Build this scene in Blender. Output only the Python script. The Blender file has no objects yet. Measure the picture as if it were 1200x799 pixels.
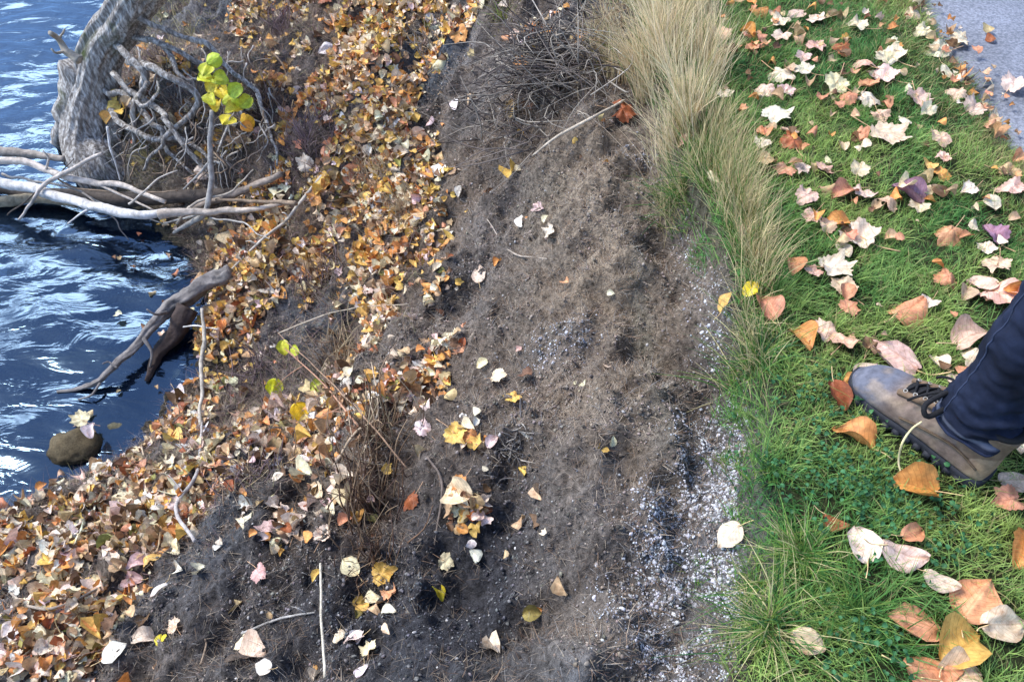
import bpy, bmesh, math, random
import numpy as np
from mathutils import Vector, Matrix

random.seed(7)
rng = np.random.default_rng(11)
SC = bpy.context.scene
COL = SC.collection

# ------------------------------------------------------------------ camera
CAM_H = 1.35
PITCH = math.radians(50)
F = 933.0                                   # focal length in photo pixels (1200 wide)
cam_data = bpy.data.cameras.new('camera')
cam_data.sensor_width = 36
cam_data.lens = 36 * F / 1200
cam_data.clip_start = 0.02
cam_data.clip_end = 500
cam = bpy.data.objects.new('camera', cam_data)
cam.location = (0, 0, CAM_H)
cam.rotation_euler = (math.radians(90) - PITCH, 0, 0)
COL.objects.link(cam)
SC.camera = cam

# ------------------------------------------------------------------ light
SUN_EL = math.radians(52)
SUN_AZ = math.radians(-72)            # from +Y towards +X
world = bpy.data.worlds.new('World')
SC.world = world
world.use_nodes = True
wn, wl = world.node_tree.nodes, world.node_tree.links
wn.clear()
w_out = wn.new('ShaderNodeOutputWorld')
w_bg = wn.new('ShaderNodeBackground')
w_bg.inputs['Strength'].default_value = 0.15
sky = wn.new('ShaderNodeTexSky')
sky.sky_type = 'NISHITA'
sky.sun_disc = False
sky.sun_elevation = SUN_EL
sky.sun_rotation = SUN_AZ
sky.air_density = 1.0
sky.dust_density = 0.6
# broken white cloud band added to the sky for its pale reflection in water
tc = wn.new('ShaderNodeTexCoord')
cn = wn.new('ShaderNodeTexNoise')
cn.inputs['Scale'].default_value = 3.2
cn.inputs['Detail'].default_value = 6
cn.inputs['Roughness'].default_value = 0.6
cr = wn.new('ShaderNodeValToRGB')
cr.color_ramp.elements[0].position = 0.38
cr.color_ramp.elements[1].position = 0.52
cmix = wn.new('ShaderNodeMixRGB')
cmix.inputs['Color2'].default_value = (42.0, 43.0, 46.0, 1)
wl.new(tc.outputs['Generated'], cn.inputs['Vector'])
wl.new(cn.outputs['Fac'], cr.inputs['Fac'])
sepz = wn.new('ShaderNodeSeparateXYZ'); wl.new(tc.outputs['Generated'], sepz.inputs['Vector'])
bandr = wn.new('ShaderNodeValToRGB'); be = bandr.color_ramp.elements
be[0].position = 0.50; be[0].color = (0.05, 0.05, 0.05, 1); be[1].position = 0.80; be[1].color = (0.02, 0.02, 0.02, 1)
for p_, v_ in ((0.555, 1.0), (0.605, 1.0), (0.635, 0.0)):
    q_ = be.new(p_); q_.color = (v_, v_, v_, 1)
wl.new(sepz.outputs['Z'], bandr.inputs['Fac'])
bmul = wn.new('ShaderNodeMath'); bmul.operation = 'MULTIPLY'
wl.new(cr.outputs['Color'], bmul.inputs[0]); wl.new(bandr.outputs['Color'], bmul.inputs[1])
dotn = wn.new('ShaderNodeVectorMath'); dotn.operation = 'DOT_PRODUCT'; dotn.inputs[1].default_value = (-0.60, 0.80, 0.0)
wl.new(tc.outputs['Generated'], dotn.inputs[0])
dmr = wn.new('ShaderNodeMapRange'); dmr.inputs['From Min'].default_value = 0.55; dmr.inputs['From Max'].default_value = 0.74
dmr.inputs['To Min'].default_value = 0.12; wl.new(dotn.outputs['Value'], dmr.inputs['Value'])
bm2 = wn.new('ShaderNodeMath'); bm2.operation = 'MULTIPLY'
wl.new(bmul.outputs[0], bm2.inputs[0]); wl.new(dmr.outputs['Result'], bm2.inputs[1])
wl.new(bm2.outputs[0], cmix.inputs['Fac'])
stint = wn.new('ShaderNodeMixRGB'); stint.blend_type = 'MULTIPLY'; stint.inputs['Fac'].default_value = 1
stint.inputs['Color2'].default_value = (0.80, 0.93, 1.12, 1)
wl.new(sky.outputs['Color'], stint.inputs['Color1']); wl.new(stint.outputs['Color'], cmix.inputs['Color1'])
wl.new(cmix.outputs['Color'], w_bg.inputs['Color'])
wl.new(w_bg.outputs['Background'], w_out.inputs['Surface'])

sun_d = bpy.data.lights.new('sun', 'SUN')
sun_d.energy = 2.4
sun_d.angle = math.radians(20)
sun_d.color = (1.0, 0.95, 0.87)
sun = bpy.data.objects.new('sun', sun_d)
sdir = Vector((math.sin(SUN_AZ) * math.cos(SUN_EL), math.cos(SUN_AZ) * math.cos(SUN_EL), math.sin(SUN_EL)))
sun.rotation_euler = sdir.to_track_quat('Z', 'Y').to_euler()
sun.location = sdir * 20
COL.objects.link(sun)

SC.view_settings.view_transform = 'Standard'
SC.view_settings.look = 'None'
SC.view_settings.gamma = 1
SC.view_settings.exposure = 0.98
SC.view_settings.use_curve_mapping = False
SC.render.engine = 'CYCLES'
SC.cycles.max_bounces = 6
SC.cycles.transparent_max_bounces = 8

# ------------------------------------------------------------------ noise and terrain
def _hash(ix, iy, seed):
    h = (ix.astype(np.int64) * 374761393 + iy.astype(np.int64) * 668265263 + seed * 974711) & 0xffffffff
    h = ((h ^ (h >> 13)) * 1274126177) & 0xffffffff
    h = h ^ (h >> 16)
    return (h & 0xffffff) / float(0xffffff)

def vnoise(x, y, seed=0):
    ix, iy = np.floor(x), np.floor(y)
    fx, fy = x - ix, y - iy
    fx = fx * fx * fx * (fx * (fx * 6 - 15) + 10); fy = fy * fy * fy * (fy * (fy * 6 - 15) + 10)
    a, b = _hash(ix, iy, seed), _hash(ix + 1, iy, seed)
    c, d = _hash(ix, iy + 1, seed), _hash(ix + 1, iy + 1, seed)
    return (a + (b - a) * fx) * (1 - fy) + (c + (d - c) * fx) * fy - 0.5

def fbm(x, y, scale, octaves=4, seed=0, gain=0.5):
    s, amp, tot = 0, 1.0, 0
    for k in range(octaves):
        c, sn = math.cos(k * 0.9), math.sin(k * 0.9)
        xx, yy = (x * c - y * sn) * scale + 17.3 * k, (x * sn + y * c) * scale - 9.1 * k
        s = s + amp * vnoise(xx, yy, seed + k)
        tot += amp; amp *= gain; scale *= 2.03
    return s / tot * 2

WATER_Z = -1.1
EY = np.array([-6, -0.6, -0.3, 0.0, 0.15, 0.30, 0.42, 0.52, 0.65, 0.97, 1.29, 1.55, 1.8, 2.34, 2.85, 4, 7, 30])
EX = np.array([-2.4, -2.2, -1.5, -0.8, -0.15, 0.28, 0.40, 0.45, 0.49, 0.515, 0.535, 0.50, 0.47, 0.44, 0.38, 0.3, 0.2, 0.2])
WY = np.array([-6, 0, 0.4, 0.7, 1.0, 1.17, 1.30, 1.43, 1.55, 1.70, 1.88, 2.2, 2.54, 2.8, 3.1, 3.35, 4.85, 7, 30])
WX = np.array([-5, -3.5, -3.3, -3.0, -2.4, -1.97, -1.74, -1.52, -1.42, -1.30, -1.21, -1.27, -1.41, -1.62, -2.0, -2.2, -2.45, -2.6, -3])
PS = np.array([0, 0.015, 0.04, 0.13, 0.20, 0.30, 0.42, 0.52, 0.60, 0.72, 0.86, 1.0, 1.15, 1.5, 2.2, 6])
PF = np.array([0, 0.07, 0.12, 0.15, 0.25, 0.39, 0.51, 0.61, 0.68, 0.78, 0.88, 1.0, 1.10, 1.28, 1.5, 1.8])
PATH_X = 1.41

def smooth(e0, e1, v):
    t = np.clip((v - e0) / (e1 - e0), 0, 1)
    return t * t * (3 - 2 * t)

BUMPS = []                                  # (x, y, radius x, radius y, height)
def edge_x(y):
    return np.interp(y, EY, EX) + 0.035 * fbm(y * 0 + 3.3, y, 3.0, 3, 5) + 0.012 * fbm(y * 0 + 1.1, y, 16.0, 2, 6)
def shore_x(y):
    return np.interp(y, WY, WX)

def bank_s(x, y):
    xe, xw = edge_x(y), shore_x(y)
    return (xe - x) / (xe - xw)

def height(x, y, fine=True):
    x = np.asarray(x, float); y = np.asarray(y, float)
    s = bank_s(x, y)
    z = WATER_Z * np.interp(s + 0.03 * fbm(x, y, 3.0, 3, 31), PS, PF)
    on = smooth(0.0, 0.06, s)
    z = np.where(s <= 0, 0, z)
    for bx, by, rx, ry, h in BUMPS:
        z = z + on * h * np.exp(-((x - bx) / rx) ** 2 - ((y - by) / ry) ** 2)
    shore_calm = 1 - 0.75 * smooth(0.75, 1.05, s)
    z = z + on * shore_calm * (0.10 * fbm(x, y, 3.2, 3, 1) + 0.065 * fbm(x, y, 9, 4, 2))
    r = 1 - np.abs(fbm(x, y, 7, 3, 44)) * 2          # ridged clods
    z = z + on * shore_calm * 0.038 * (r - 0.6)
    if fine:
        z = z + on * 0.026 * fbm(x, y, 32, 3, 3, .6)
    z = z + (1 - on) * (0.016 * fbm(x, y, 4, 3, 8) + 0.01 * np.exp(-((s + 0.03) / 0.03) ** 2))
    z = z - 0.035 * smooth(PATH_X - 0.06, PATH_X + 0.03, x) * (1 - smooth(4.3, 4.4, x))
    return z

def normal(x, y, e=0.012, fine=True):
    zx = (height(x + e, y, fine) - height(x - e, y, fine)) / (2 * e)
    zy = (height(x, y + e, fine) - height(x, y - e, fine)) / (2 * e)
    n = np.stack([-zx, -zy, np.ones_like(zx)], -1)
    return n / np.linalg.norm(n, axis=-1, keepdims=True)

CP, SP = math.cos(PITCH), math.sin(PITCH)
def ray(px, py):
    u = np.asarray(px, float) - 600; v = np.asarray(py, float) - 399.5
    return np.stack([u, F * CP - v * SP, -F * SP - v * CP], -1)
def at_z(px, py, z):                        # point of the photo's ray at a height
    d = ray(px, py); t = (CAM_H - z) / -d[..., 2]
    return np.stack([d[..., 0] * t, d[..., 1] * t, CAM_H - (-d[..., 2]) * t], -1)
_gx = np.arange(-5.0, 3.0, 0.02); _gy = np.arange(-0.2, 8.0, 0.02); GRID = [None]
def make_grid():
    a, b = np.meshgrid(_gx, _gy); GRID[0] = height(a, b, False)
def hgt(x, y):
    fx = np.clip((x - _gx[0]) / .02, 0, len(_gx) - 1.001); fy = np.clip((y - _gy[0]) / .02, 0, len(_gy) - 1.001)
    i, j = fx.astype(int), fy.astype(int); u, v = fx - i, fy - j; G_ = GRID[0]
    return (G_[j, i] * (1 - u) + G_[j, i + 1] * u) * (1 - v) + (G_[j + 1, i] * (1 - u) + G_[j + 1, i + 1] * u) * v
def on_ground(px, py, fine=False):          # point of the terrain under a photo pixel
    px = np.atleast_1d(np.asarray(px, float)); py = np.atleast_1d(np.asarray(py, float))
    d = ray(px, py)
    t0 = np.full(px.shape, (CAM_H - 0.15) / 1.0) / -d[:, 2]
    t1 = (CAM_H + 2.2) / -d[:, 2]
    ts = np.linspace(0, 1, 260)
    found = t1.copy(); done = np.zeros(px.shape, bool)
    for a in ts:
        t = t0 + (t1 - t0) * a
        p = d * t[:, None]
        hit = (CAM_H + p[:, 2] <= hgt(p[:, 0], p[:, 1])) & ~done
        found[hit] = t[hit]; done |= hit
    p = d * found[:, None]
    return np.stack([p[:, 0], p[:, 1], hgt(p[:, 0], p[:, 1])], -1)
def depth_of(p):
    p = np.asarray(p, float)
    return p[..., 1] * CP + (CAM_H - p[..., 2]) * SP
def project(p):
    p = np.asarray(p, float)
    d = depth_of(p)
    up = p[..., 1] * SP + (p[..., 2] - CAM_H) * CP
    return 600 + F * p[..., 0] / d, 399.5 - F * up / d

def add_bump(px, py, rx, ry, h):
    p = on_ground(px, py)[0]
    BUMPS.append((p[0], p[1], rx, ry, h))
_b = [(690, 300, .10, .30, .05), (720, 620, .09, .16, .09), (560, 670, .13, .18, -.12), (690, 760, .10, .10, .09), (600, 570, .07, .16, -.10), (655, 400, .07, .12, .06), (640, 700, .05, .09, -.08), (845, 300, .04, .1, -.05), (760, 620, .05, .12, .05), (800, 250, .04, .1, -.05),
      (520, 520, .07, .12, .05), (430, 520, .08, .25, .07), (330, 720, .2, .15, -.05), (862, 445, .05, .07, -.11),
      (640, 90, .22, .2, .07), (540, 360, .07, .08, -.05), (300, 330, .14, .18, .08), (215, 130, .36, .32, .22), (460, 40, .2, .3, .05), (770, 480, .07, .2, .03)]
make_grid()
_pts = [(on_ground(b[0], b[1])[0], b) for b in _b]
BUMPS = [(p[0], p[1], b[2], b[3], b[4]) for p, b in _pts]
make_grid()

# ------------------------------------------------------------------ object helpers
def tag(o, label=None, cat=None, group=None, kind=None):
    if label: o['label'] = label
    if cat: o['category'] = cat
    if group: o['group'] = group
    if kind: o['kind'] = kind
    return o
def link(name, me, mat=None, parent=None):
    o = bpy.data.objects.new(name, me)
    COL.objects.link(o)
    if mat is not None and me is not None and not me.materials: me.materials.append(mat)
    if parent is not None: o.parent = parent
    return o
def empty(name, loc=(0, 0, 0)):
    o = bpy.data.objects.new(name, None)
    o.empty_display_size = 0.05
    o.location = loc
    COL.objects.link(o)
    return o

class MB:
    """collects vertex, face and colour arrays and links them as one mesh"""
    def __init__(s): s.v = []; s.f = []; s.c = []; s.n = 0
    def add(s, v, f, c=None):
        v = np.asarray(v, float).reshape(-1, 3); f = np.asarray(f, int)
        s.v.append(v); s.f.append(f + s.n)
        if c is None: c = (1, 1, 1)
        c = np.asarray(c, float)
        if c.ndim == 1: c = np.tile(c[:3], (len(v), 1))
        s.c.append(c[:, :3]); s.n += len(v)
    def mesh(s, name, smooth_=True):
        V = np.concatenate(s.v); C_ = np.concatenate(s.c)
        me = bpy.data.meshes.new(name)
        fs = {}
        for f in s.f: fs.setdefault(f.shape[1], []).append(f)
        loops = []; starts = []; tot = []; k = 0
        for n, L in fs.items():
            a = np.concatenate(L); loops.append(a.ravel())
            starts.append(k + np.arange(len(a)) * n); tot.append(np.full(len(a), n)); k += a.size
        loops = np.concatenate(loops).astype(np.int32); starts = np.concatenate(starts).astype(np.int32)
        me.vertices.add(len(V)); me.vertices.foreach_set('co', V.astype(np.float32).ravel())
        me.loops.add(len(loops)); me.loops.foreach_set('vertex_index', loops)
        me.polygons.add(len(starts)); me.polygons.foreach_set('loop_start', starts)
        me.polygons.foreach_set('loop_total', np.concatenate(tot).astype(np.int32))
        if smooth_: me.polygons.foreach_set('use_smooth', np.ones(len(starts), bool))
        me.update(calc_edges=True)
        at = me.color_attributes.new('tint', 'FLOAT_COLOR', 'POINT')
        at.data.foreach_set('color', np.concatenate([C_, np.ones((len(C_), 1))], 1).astype(np.float32).ravel())
        return me
    def build(s, name, mat, parent=None, smooth_=True):
        return link(name, s.mesh(name, smooth_), mat, parent)

def tube(path, radii, sides=8, rough=0.0, seed=0, c=None, mb=None, taper_end=True, ridges=0):
    path = np.asarray(path, float); n = len(path)
    radii = np.interp(np.linspace(0, 1, n), np.linspace(0, 1, len(radii)), radii)
    tan = np.gradient(path, axis=0); tan /= np.linalg.norm(tan, axis=1, keepdims=True) + 1e-9
    ref = np.array([0.13, 0.2, 1.0]) if abs(tan[0, 2]) < 0.9 else np.array([1.0, 0.1, 0])
    us, ws = [], []
    u = np.cross(tan[0], ref); u /= np.linalg.norm(u)
    for i in range(n):
        u = u - tan[i] * np.dot(u, tan[i]); u /= np.linalg.norm(u) + 1e-9
        us.append(u.copy()); ws.append(np.cross(tan[i], u))
    us, ws = np.array(us), np.array(ws)
    a = np.linspace(0, 2 * np.pi, sides, endpoint=False)
    L = np.concatenate([[0], np.cumsum(np.linalg.norm(np.diff(path, axis=0), axis=1))])
    rr = radii[:, None] * np.ones((1, sides))
    if rough:
        A, LL = np.meshgrid(np.cos(a), L)
        B, _ = np.meshgrid(np.sin(a), L)
        k = 1.0 / max(radii.max(), 1e-3)
        rr = rr * (1 + rough * fbm(A * 1.5 + LL * k * 0.25 + seed, B * 1.5 + LL * k * 0.2 - seed, 1.4, 4, seed + 9))
        if ridges:
            AA = np.meshgrid(a, L)[0]
            rr = rr * (1 + (0.22 if ridges > 10 else .5) * rough * (1 - 2 * np.abs(np.sin(AA * ridges / 2 + 3.2 * fbm(LL, AA * .8, 2.2, 3, seed)))))
    v = path[:, None, :] + rr[:, :, None] * (us[:, None, :] * np.cos(a)[None, :, None] + ws[:, None, :] * np.sin(a)[None, :, None])
    v = v.reshape(-1, 3)
    i, j = np.meshgrid(np.arange(n - 1), np.arange(sides), indexing='ij')
    f = np.stack([i * sides + j, i * sides + (j + 1) % sides, (i + 1) * sides + (j + 1) % sides, (i + 1) * sides + j], -1).reshape(-1, 4)
    ends = np.concatenate([path[:1], path[-1:]]); v = np.concatenate([v, ends]); m = n * sides
    jj = np.arange(sides)
    caps = np.concatenate([np.stack([np.full(sides, m), (jj + 1) % sides, jj], -1),
                           np.stack([np.full(sides, m + 1), (n - 1) * sides + jj, (n - 1) * sides + (jj + 1) % sides], -1)])
    if mb is not None:
        mb.add(v, f, c); mb.f.append(caps + mb.n - len(v))
        return mb
    m_ = MB(); m_.add(v, f, c); m_.f.append(caps)
    return m_

def spline(pts, n=24):
    pts = np.asarray(pts, float)
    if len(pts) == 2: return np.linspace(pts[0], pts[1], n)
    P = np.concatenate([[2 * pts[0] - pts[1]], pts, [2 * pts[-1] - pts[-2]]])
    out = []
    segs = len(pts) - 1
    for t in np.linspace(0, segs, n):
        i = min(int(t), segs - 1); f = t - i
        p0, p1, p2, p3 = P[i:i + 4]
        out.append(0.5 * ((2 * p1) + (p2 - p0) * f + (2 * p0 - 5 * p1 + 4 * p2 - p3) * f * f + (3 * p1 - p0 - 3 * p2 + p3) * f ** 3))
    return np.array(out)

def wob(path, amp, scale, seed):
    path = np.array(path)
    L = np.concatenate([[0], np.cumsum(np.linalg.norm(np.diff(path, axis=0), axis=1))])
    for k in range(3):
        path[:, k] += amp * fbm(L, L * 0 + k * 7.7 + seed, scale, 3, seed + k)
    return path

# ------------------------------------------------------------------ materials
def new_mat(name):
    m = bpy.data.materials.new(name); m.use_nodes = True
    nt = m.node_tree; nt.nodes.clear()
    return m, nt.nodes, nt.links
def tinted(name, rough=0.8, spec=0.3, noise_scale=60, noise_amt=0.5, bump=0.3, bump_scale=120, bump_dist=0.002, translucent=0.0, source='tint', base=(0.5, 0.5, 0.5), noise_detail=4):
    """a natural surface: base colour (attribute / object colour / fixed) broken up by noise"""
    m, N, L = new_mat(name)
    out = N.new('ShaderNodeOutputMaterial'); bs = N.new('ShaderNodeBsdfPrincipled')
    bs.inputs['Roughness'].default_value = rough
    bs.inputs['Specular IOR Level'].default_value = spec
    if source == 'tint':
        src = N.new('ShaderNodeAttribute'); src.attribute_name = 'tint'; col = src.outputs['Color']
    elif source == 'object':
        src = N.new('ShaderNodeObjectInfo'); a2 = N.new('ShaderNodeAttribute'); a2.attribute_name = 'tint'
        mm = N.new('ShaderNodeMixRGB'); mm.blend_type = 'MULTIPLY'; mm.inputs['Fac'].default_value = 1
        L.new(src.outputs['Color'], mm.inputs['Color1']); L.new(a2.outputs['Color'], mm.inputs['Color2']); col = mm.outputs['Color']
    else:
        src = N.new('ShaderNodeRGB'); src.outputs[0].default_value = (*base, 1); col = src.outputs[0]
    geo = N.new('ShaderNodeNewGeometry')
    nz = N.new('ShaderNodeTexNoise'); nz.inputs['Scale'].default_value = noise_scale; nz.inputs['Detail'].default_value = noise_detail
    nz.inputs['Roughness'].default_value = 0.65
    L.new(geo.outputs['Position'], nz.inputs['Vector'])
    mr = N.new('ShaderNodeMapRange'); mr.inputs['From Min'].default_value = 0.3; mr.inputs['From Max'].default_value = 0.7
    mr.inputs['To Min'].default_value = 1 - noise_amt; mr.inputs['To Max'].default_value = 1 + noise_amt
    L.new(nz.outputs['Fac'], mr.inputs['Value'])
    mu = N.new('ShaderNodeVectorMath'); mu.operation = 'SCALE'
    L.new(col, mu.inputs[0]); L.new(mr.outputs['Result'], mu.inputs['Scale'])
    L.new(mu.outputs['Vector'], bs.inputs['Base Color'])
    if bump:
        n2 = N.new('ShaderNodeTexNoise'); n2.inputs['Scale'].default_value = bump_scale; n2.inputs['Detail'].default_value = 5
        n2.inputs['Roughness'].default_value = 0.7
        L.new(geo.outputs['Position'], n2.inputs['Vector'])
        bp = N.new('ShaderNodeBump'); bp.inputs['Strength'].default_value = bump; bp.inputs['Distance'].default_value = bump_dist
        L.new(n2.outputs['Fac'], bp.inputs['Height']); L.new(bp.outputs['Normal'], bs.inputs['Normal'])
    if translucent:
        tr = N.new('ShaderNodeBsdfTranslucent'); L.new(mu.outputs['Vector'], tr.inputs['Color'])
        mx = N.new('ShaderNodeMixShader'); mx.inputs['Fac'].default_value = translucent
        L.new(bs.outputs['BSDF'], mx.inputs[1]); L.new(tr.outputs['BSDF'], mx.inputs[2]); L.new(mx.outputs['Shader'], out.inputs['Surface'])
    else:
        L.new(bs.outputs['BSDF'], out.inputs['Surface'])
    return m

M_soil = tinted('soil', rough=0.95, spec=0.15, noise_scale=70, noise_amt=0.8, bump=1.0, bump_scale=150, bump_dist=0.014, noise_detail=8)
M_fibre = tinted('dry_fibre', rough=0.85, spec=0.2, noise_scale=30, noise_amt=0.3, bump=0)
M_crumb = tinted('soil_crumb', rough=0.95, spec=0.15, noise_scale=150, noise_amt=0.4, bump=0.4, bump_scale=400, bump_dist=0.001)
M_blade = tinted('grass_blade', rough=0.55, spec=0.3, noise_scale=25, noise_amt=0.25, bump=0, translucent=0.35)
M_leafstuff = tinted('leaf_litter', rough=0.6, spec=0.3, noise_scale=110, noise_amt=0.35, bump=0.4, bump_scale=160, bump_dist=0.002, translucent=0.15)
M_leaf = tinted('fallen_leaf', rough=0.5, spec=0.35, noise_scale=70, noise_amt=0.28, bump=0.5, bump_scale=140, bump_dist=0.002, translucent=0.15, source='object')
M_stem = tinted('leaf_stem', rough=0.6, spec=0.3, noise_scale=60, noise_amt=0.3, bump=0)
M_wood = tinted('weathered_wood', rough=0.8, spec=0.25, noise_scale=32, noise_amt=0.5, bump=0.8, bump_scale=70, bump_dist=0.006, noise_detail=8)

for M_ in (M_leaf, M_leafstuff):
    N, L = M_.node_tree.nodes, M_.node_tree.links
    bs = next(q for q in N if q.type == 'BSDF_PRINCIPLED'); src = bs.inputs['Base Color'].links[0].from_socket
    geo = next(q for q in N if q.type == 'NEW_GEOMETRY')
    nb = N.new('ShaderNodeTexNoise'); nb.inputs['Scale'].default_value = 38; nb.inputs['Detail'].default_value = 5; nb.inputs['Roughness'].default_value = .7
    L.new(geo.outputs['Position'], nb.inputs['Vector'])
    rb = N.new('ShaderNodeValToRGB'); rb.color_ramp.elements[0].position = .50; rb.color_ramp.elements[1].position = .70
    rb.color_ramp.elements[1].color = (.75, .75, .75, 1)
    L.new(nb.outputs['Fac'], rb.inputs['Fac'])
    mb_ = N.new('ShaderNodeMixRGB'); mb_.blend_type = 'MULTIPLY'; mb_.inputs['Color2'].default_value = (.74, .54, .42, 1)
    L.new(rb.outputs['Color'], mb_.inputs['Fac']); L.new(src, mb_.inputs['Color1'])
    for tgt in [l.to_socket for l in list(src.links) if l.to_node != mb_]: L.new(mb_.outputs['Color'], tgt)

N, L = M_leaf.node_tree.nodes, M_leaf.node_tree.links
bs = next(q for q in N if q.type == 'BSDF_PRINCIPLED'); src = bs.inputs['Base Color'].links[0].from_socket
tco = N.new('ShaderNodeTexCoord'); sx_ = N.new('ShaderNodeSeparateXYZ'); L.new(tco.outputs['Object'], sx_.inputs['Vector'])
def mth(op, a, b=None):
    q = N.new('ShaderNodeMath'); q.operation = op
    for k_, v_ in enumerate((a, b)):
        if v_ is None: continue
        if isinstance(v_, (int, float)): q.inputs[k_].default_value = v_
        else: L.new(v_, q.inputs[k_])
    return q.outputs[0]
ax_ = mth('ABSOLUTE', sx_.outputs['X'])
side_ = mth('LESS_THAN', mth('FRACT', mth('MULTIPLY', mth('SUBTRACT', sx_.outputs['Y'], mth('MULTIPLY', ax_, .85)), 8.0)), .13)
mid_ = mth('LESS_THAN', ax_, .018)
vn_ = mth('MAXIMUM', side_, mid_)
mv_ = N.new('ShaderNodeMixRGB'); mv_.blend_type = 'MULTIPLY'; mv_.inputs['Color2'].default_value = (.74, .66, .60, 1)
L.new(mth('MULTIPLY', vn_, .75), mv_.inputs['Fac']); L.new(src, mv_.inputs['Color1'])
for tgt in [l.to_socket for l in list(src.links) if l.to_node != mv_]: L.new(mv_.outputs['Color'], tgt)

# bark: streaked along the length
def bark_mat():
    m, N, L = new_mat('old_bark')
    out = N.new('ShaderNodeOutputMaterial'); bs = N.new('ShaderNodeBsdfPrincipled'); bs.inputs['Roughness'].default_value = 0.9
    bs.inputs['Specular IOR Level'].default_value = 0.15
    geo = N.new('ShaderNodeNewGeometry'); mp = N.new('ShaderNodeMapping'); mp.inputs['Scale'].default_value = (75, 75, 14)
    L.new(geo.outputs['Position'], mp.inputs['Vector'])
    nz = N.new('ShaderNodeTexNoise'); nz.inputs['Scale'].default_value = 1; nz.inputs['Detail'].default_value = 8; nz.inputs['Roughness'].default_value = 0.7
    L.new(mp.outputs['Vector'], nz.inputs['Vector'])
    rp = N.new('ShaderNodeValToRGB'); e = rp.color_ramp.elements
    e[0].position = 0.33; e[0].color = (0.09, 0.078, 0.066, 1); e[1].position = 0.60; e[1].color = (0.60, 0.57, 0.52, 1)
    q = rp.color_ramp.elements.new(0.48); q.color = (0.27, 0.24, 0.21, 1)
    L.new(nz.outputs['Fac'], rp.inputs['Fac'])
    n3 = N.new('ShaderNodeTexNoise'); n3.inputs['Scale'].default_value = 6; n3.inputs['Detail'].default_value = 5
    L.new(geo.outputs['Position'], n3.inputs['Vector'])
    r3 = N.new('ShaderNodeValToRGB'); r3.color_ramp.elements[0].position = 0.58; r3.color_ramp.elements[1].position = 0.72
    L.new(n3.outputs['Fac'], r3.inputs['Fac'])
    mx = N.new('ShaderNodeMixRGB'); mx.inputs['Color2'].default_value = (0.07, 0.085, 0.03, 1)
    L.new(r3.outputs['Color'], mx.inputs['Fac']); L.new(rp.outputs['Color'], mx.inputs['Color1'])
    L.new(mx.outputs['Color'], bs.inputs['Base Color'])
    bp = N.new('ShaderNodeBump'); bp.inputs['Strength'].default_value = 1; bp.inputs['Distance'].default_value = 0.012
    L.new(nz.outputs['Fac'], bp.inputs['Height']); L.new(bp.outputs['Normal'], bs.inputs['Normal'])
    L.new(bs.outputs['BSDF'], out.inputs['Surface'])
    return m
M_bark = bark_mat()

def water_mat():
    m, N, L = new_mat('river_water')
    out = N.new('ShaderNodeOutputMaterial')
    geo = N.new('ShaderNodeNewGeometry'); mp = N.new('ShaderNodeMapping')
    mp.inputs['Rotation'].default_value = (0, 0, math.radians(12)); mp.inputs['Scale'].default_value = (4.2, 10, 1)
    L.new(geo.outputs['Position'], mp.inputs['Vector'])
    n1 = N.new('ShaderNodeTexNoise'); n1.inputs['Scale'].default_value = 1.0; n1.inputs['Detail'].default_value = 3.5; n1.inputs['Distortion'].default_value = 0.8
    n1.inputs['Roughness'].default_value = 0.55
    L.new(mp.outputs['Vector'], n1.inputs['Vector'])
    bp = N.new('ShaderNodeBump'); bp.inputs['Strength'].default_value = 0.9; bp.inputs['Distance'].default_value = 0.0062
    L.new(n1.outputs['Fac'], bp.inputs['Height'])
    gl = N.new('ShaderNodeBsdfGlossy'); gl.inputs['Roughness'].default_value = 0.08; gl.inputs['Color'].default_value = (0.55, 0.80, 1.08, 1)
    L.new(bp.outputs['Normal'], gl.inputs['Normal'])
    df = N.new('ShaderNodeBsdfDiffuse'); df.inputs['Color'].default_value = (0.003, 0.009, 0.026, 1)
    tr = N.new('ShaderNodeBsdfTransparent'); tr.inputs['Color'].default_value = (0.42, 0.50, 0.52, 1)
    m1 = N.new('ShaderNodeMixShader'); m1.inputs['Fac'].default_value = 0.65
    L.new(df.outputs['BSDF'], m1.inputs[1]); L.new(tr.outputs['BSDF'], m1.inputs[2])
    fr = N.new('ShaderNodeFresnel'); fr.inputs['IOR'].default_value = 1.72
    L.new(bp.outputs['Normal'], fr.inputs['Normal'])
    m2 = N.new('ShaderNodeMixShader')
    L.new(fr.outputs['Fac'], m2.inputs['Fac']); L.new(m1.outputs['Shader'], m2.inputs[1]); L.new(gl.outputs['BSDF'], m2.inputs[2])
    L.new(m2.outputs['Shader'], out.inputs['Surface'])
    return m
M_water = water_mat()

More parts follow.
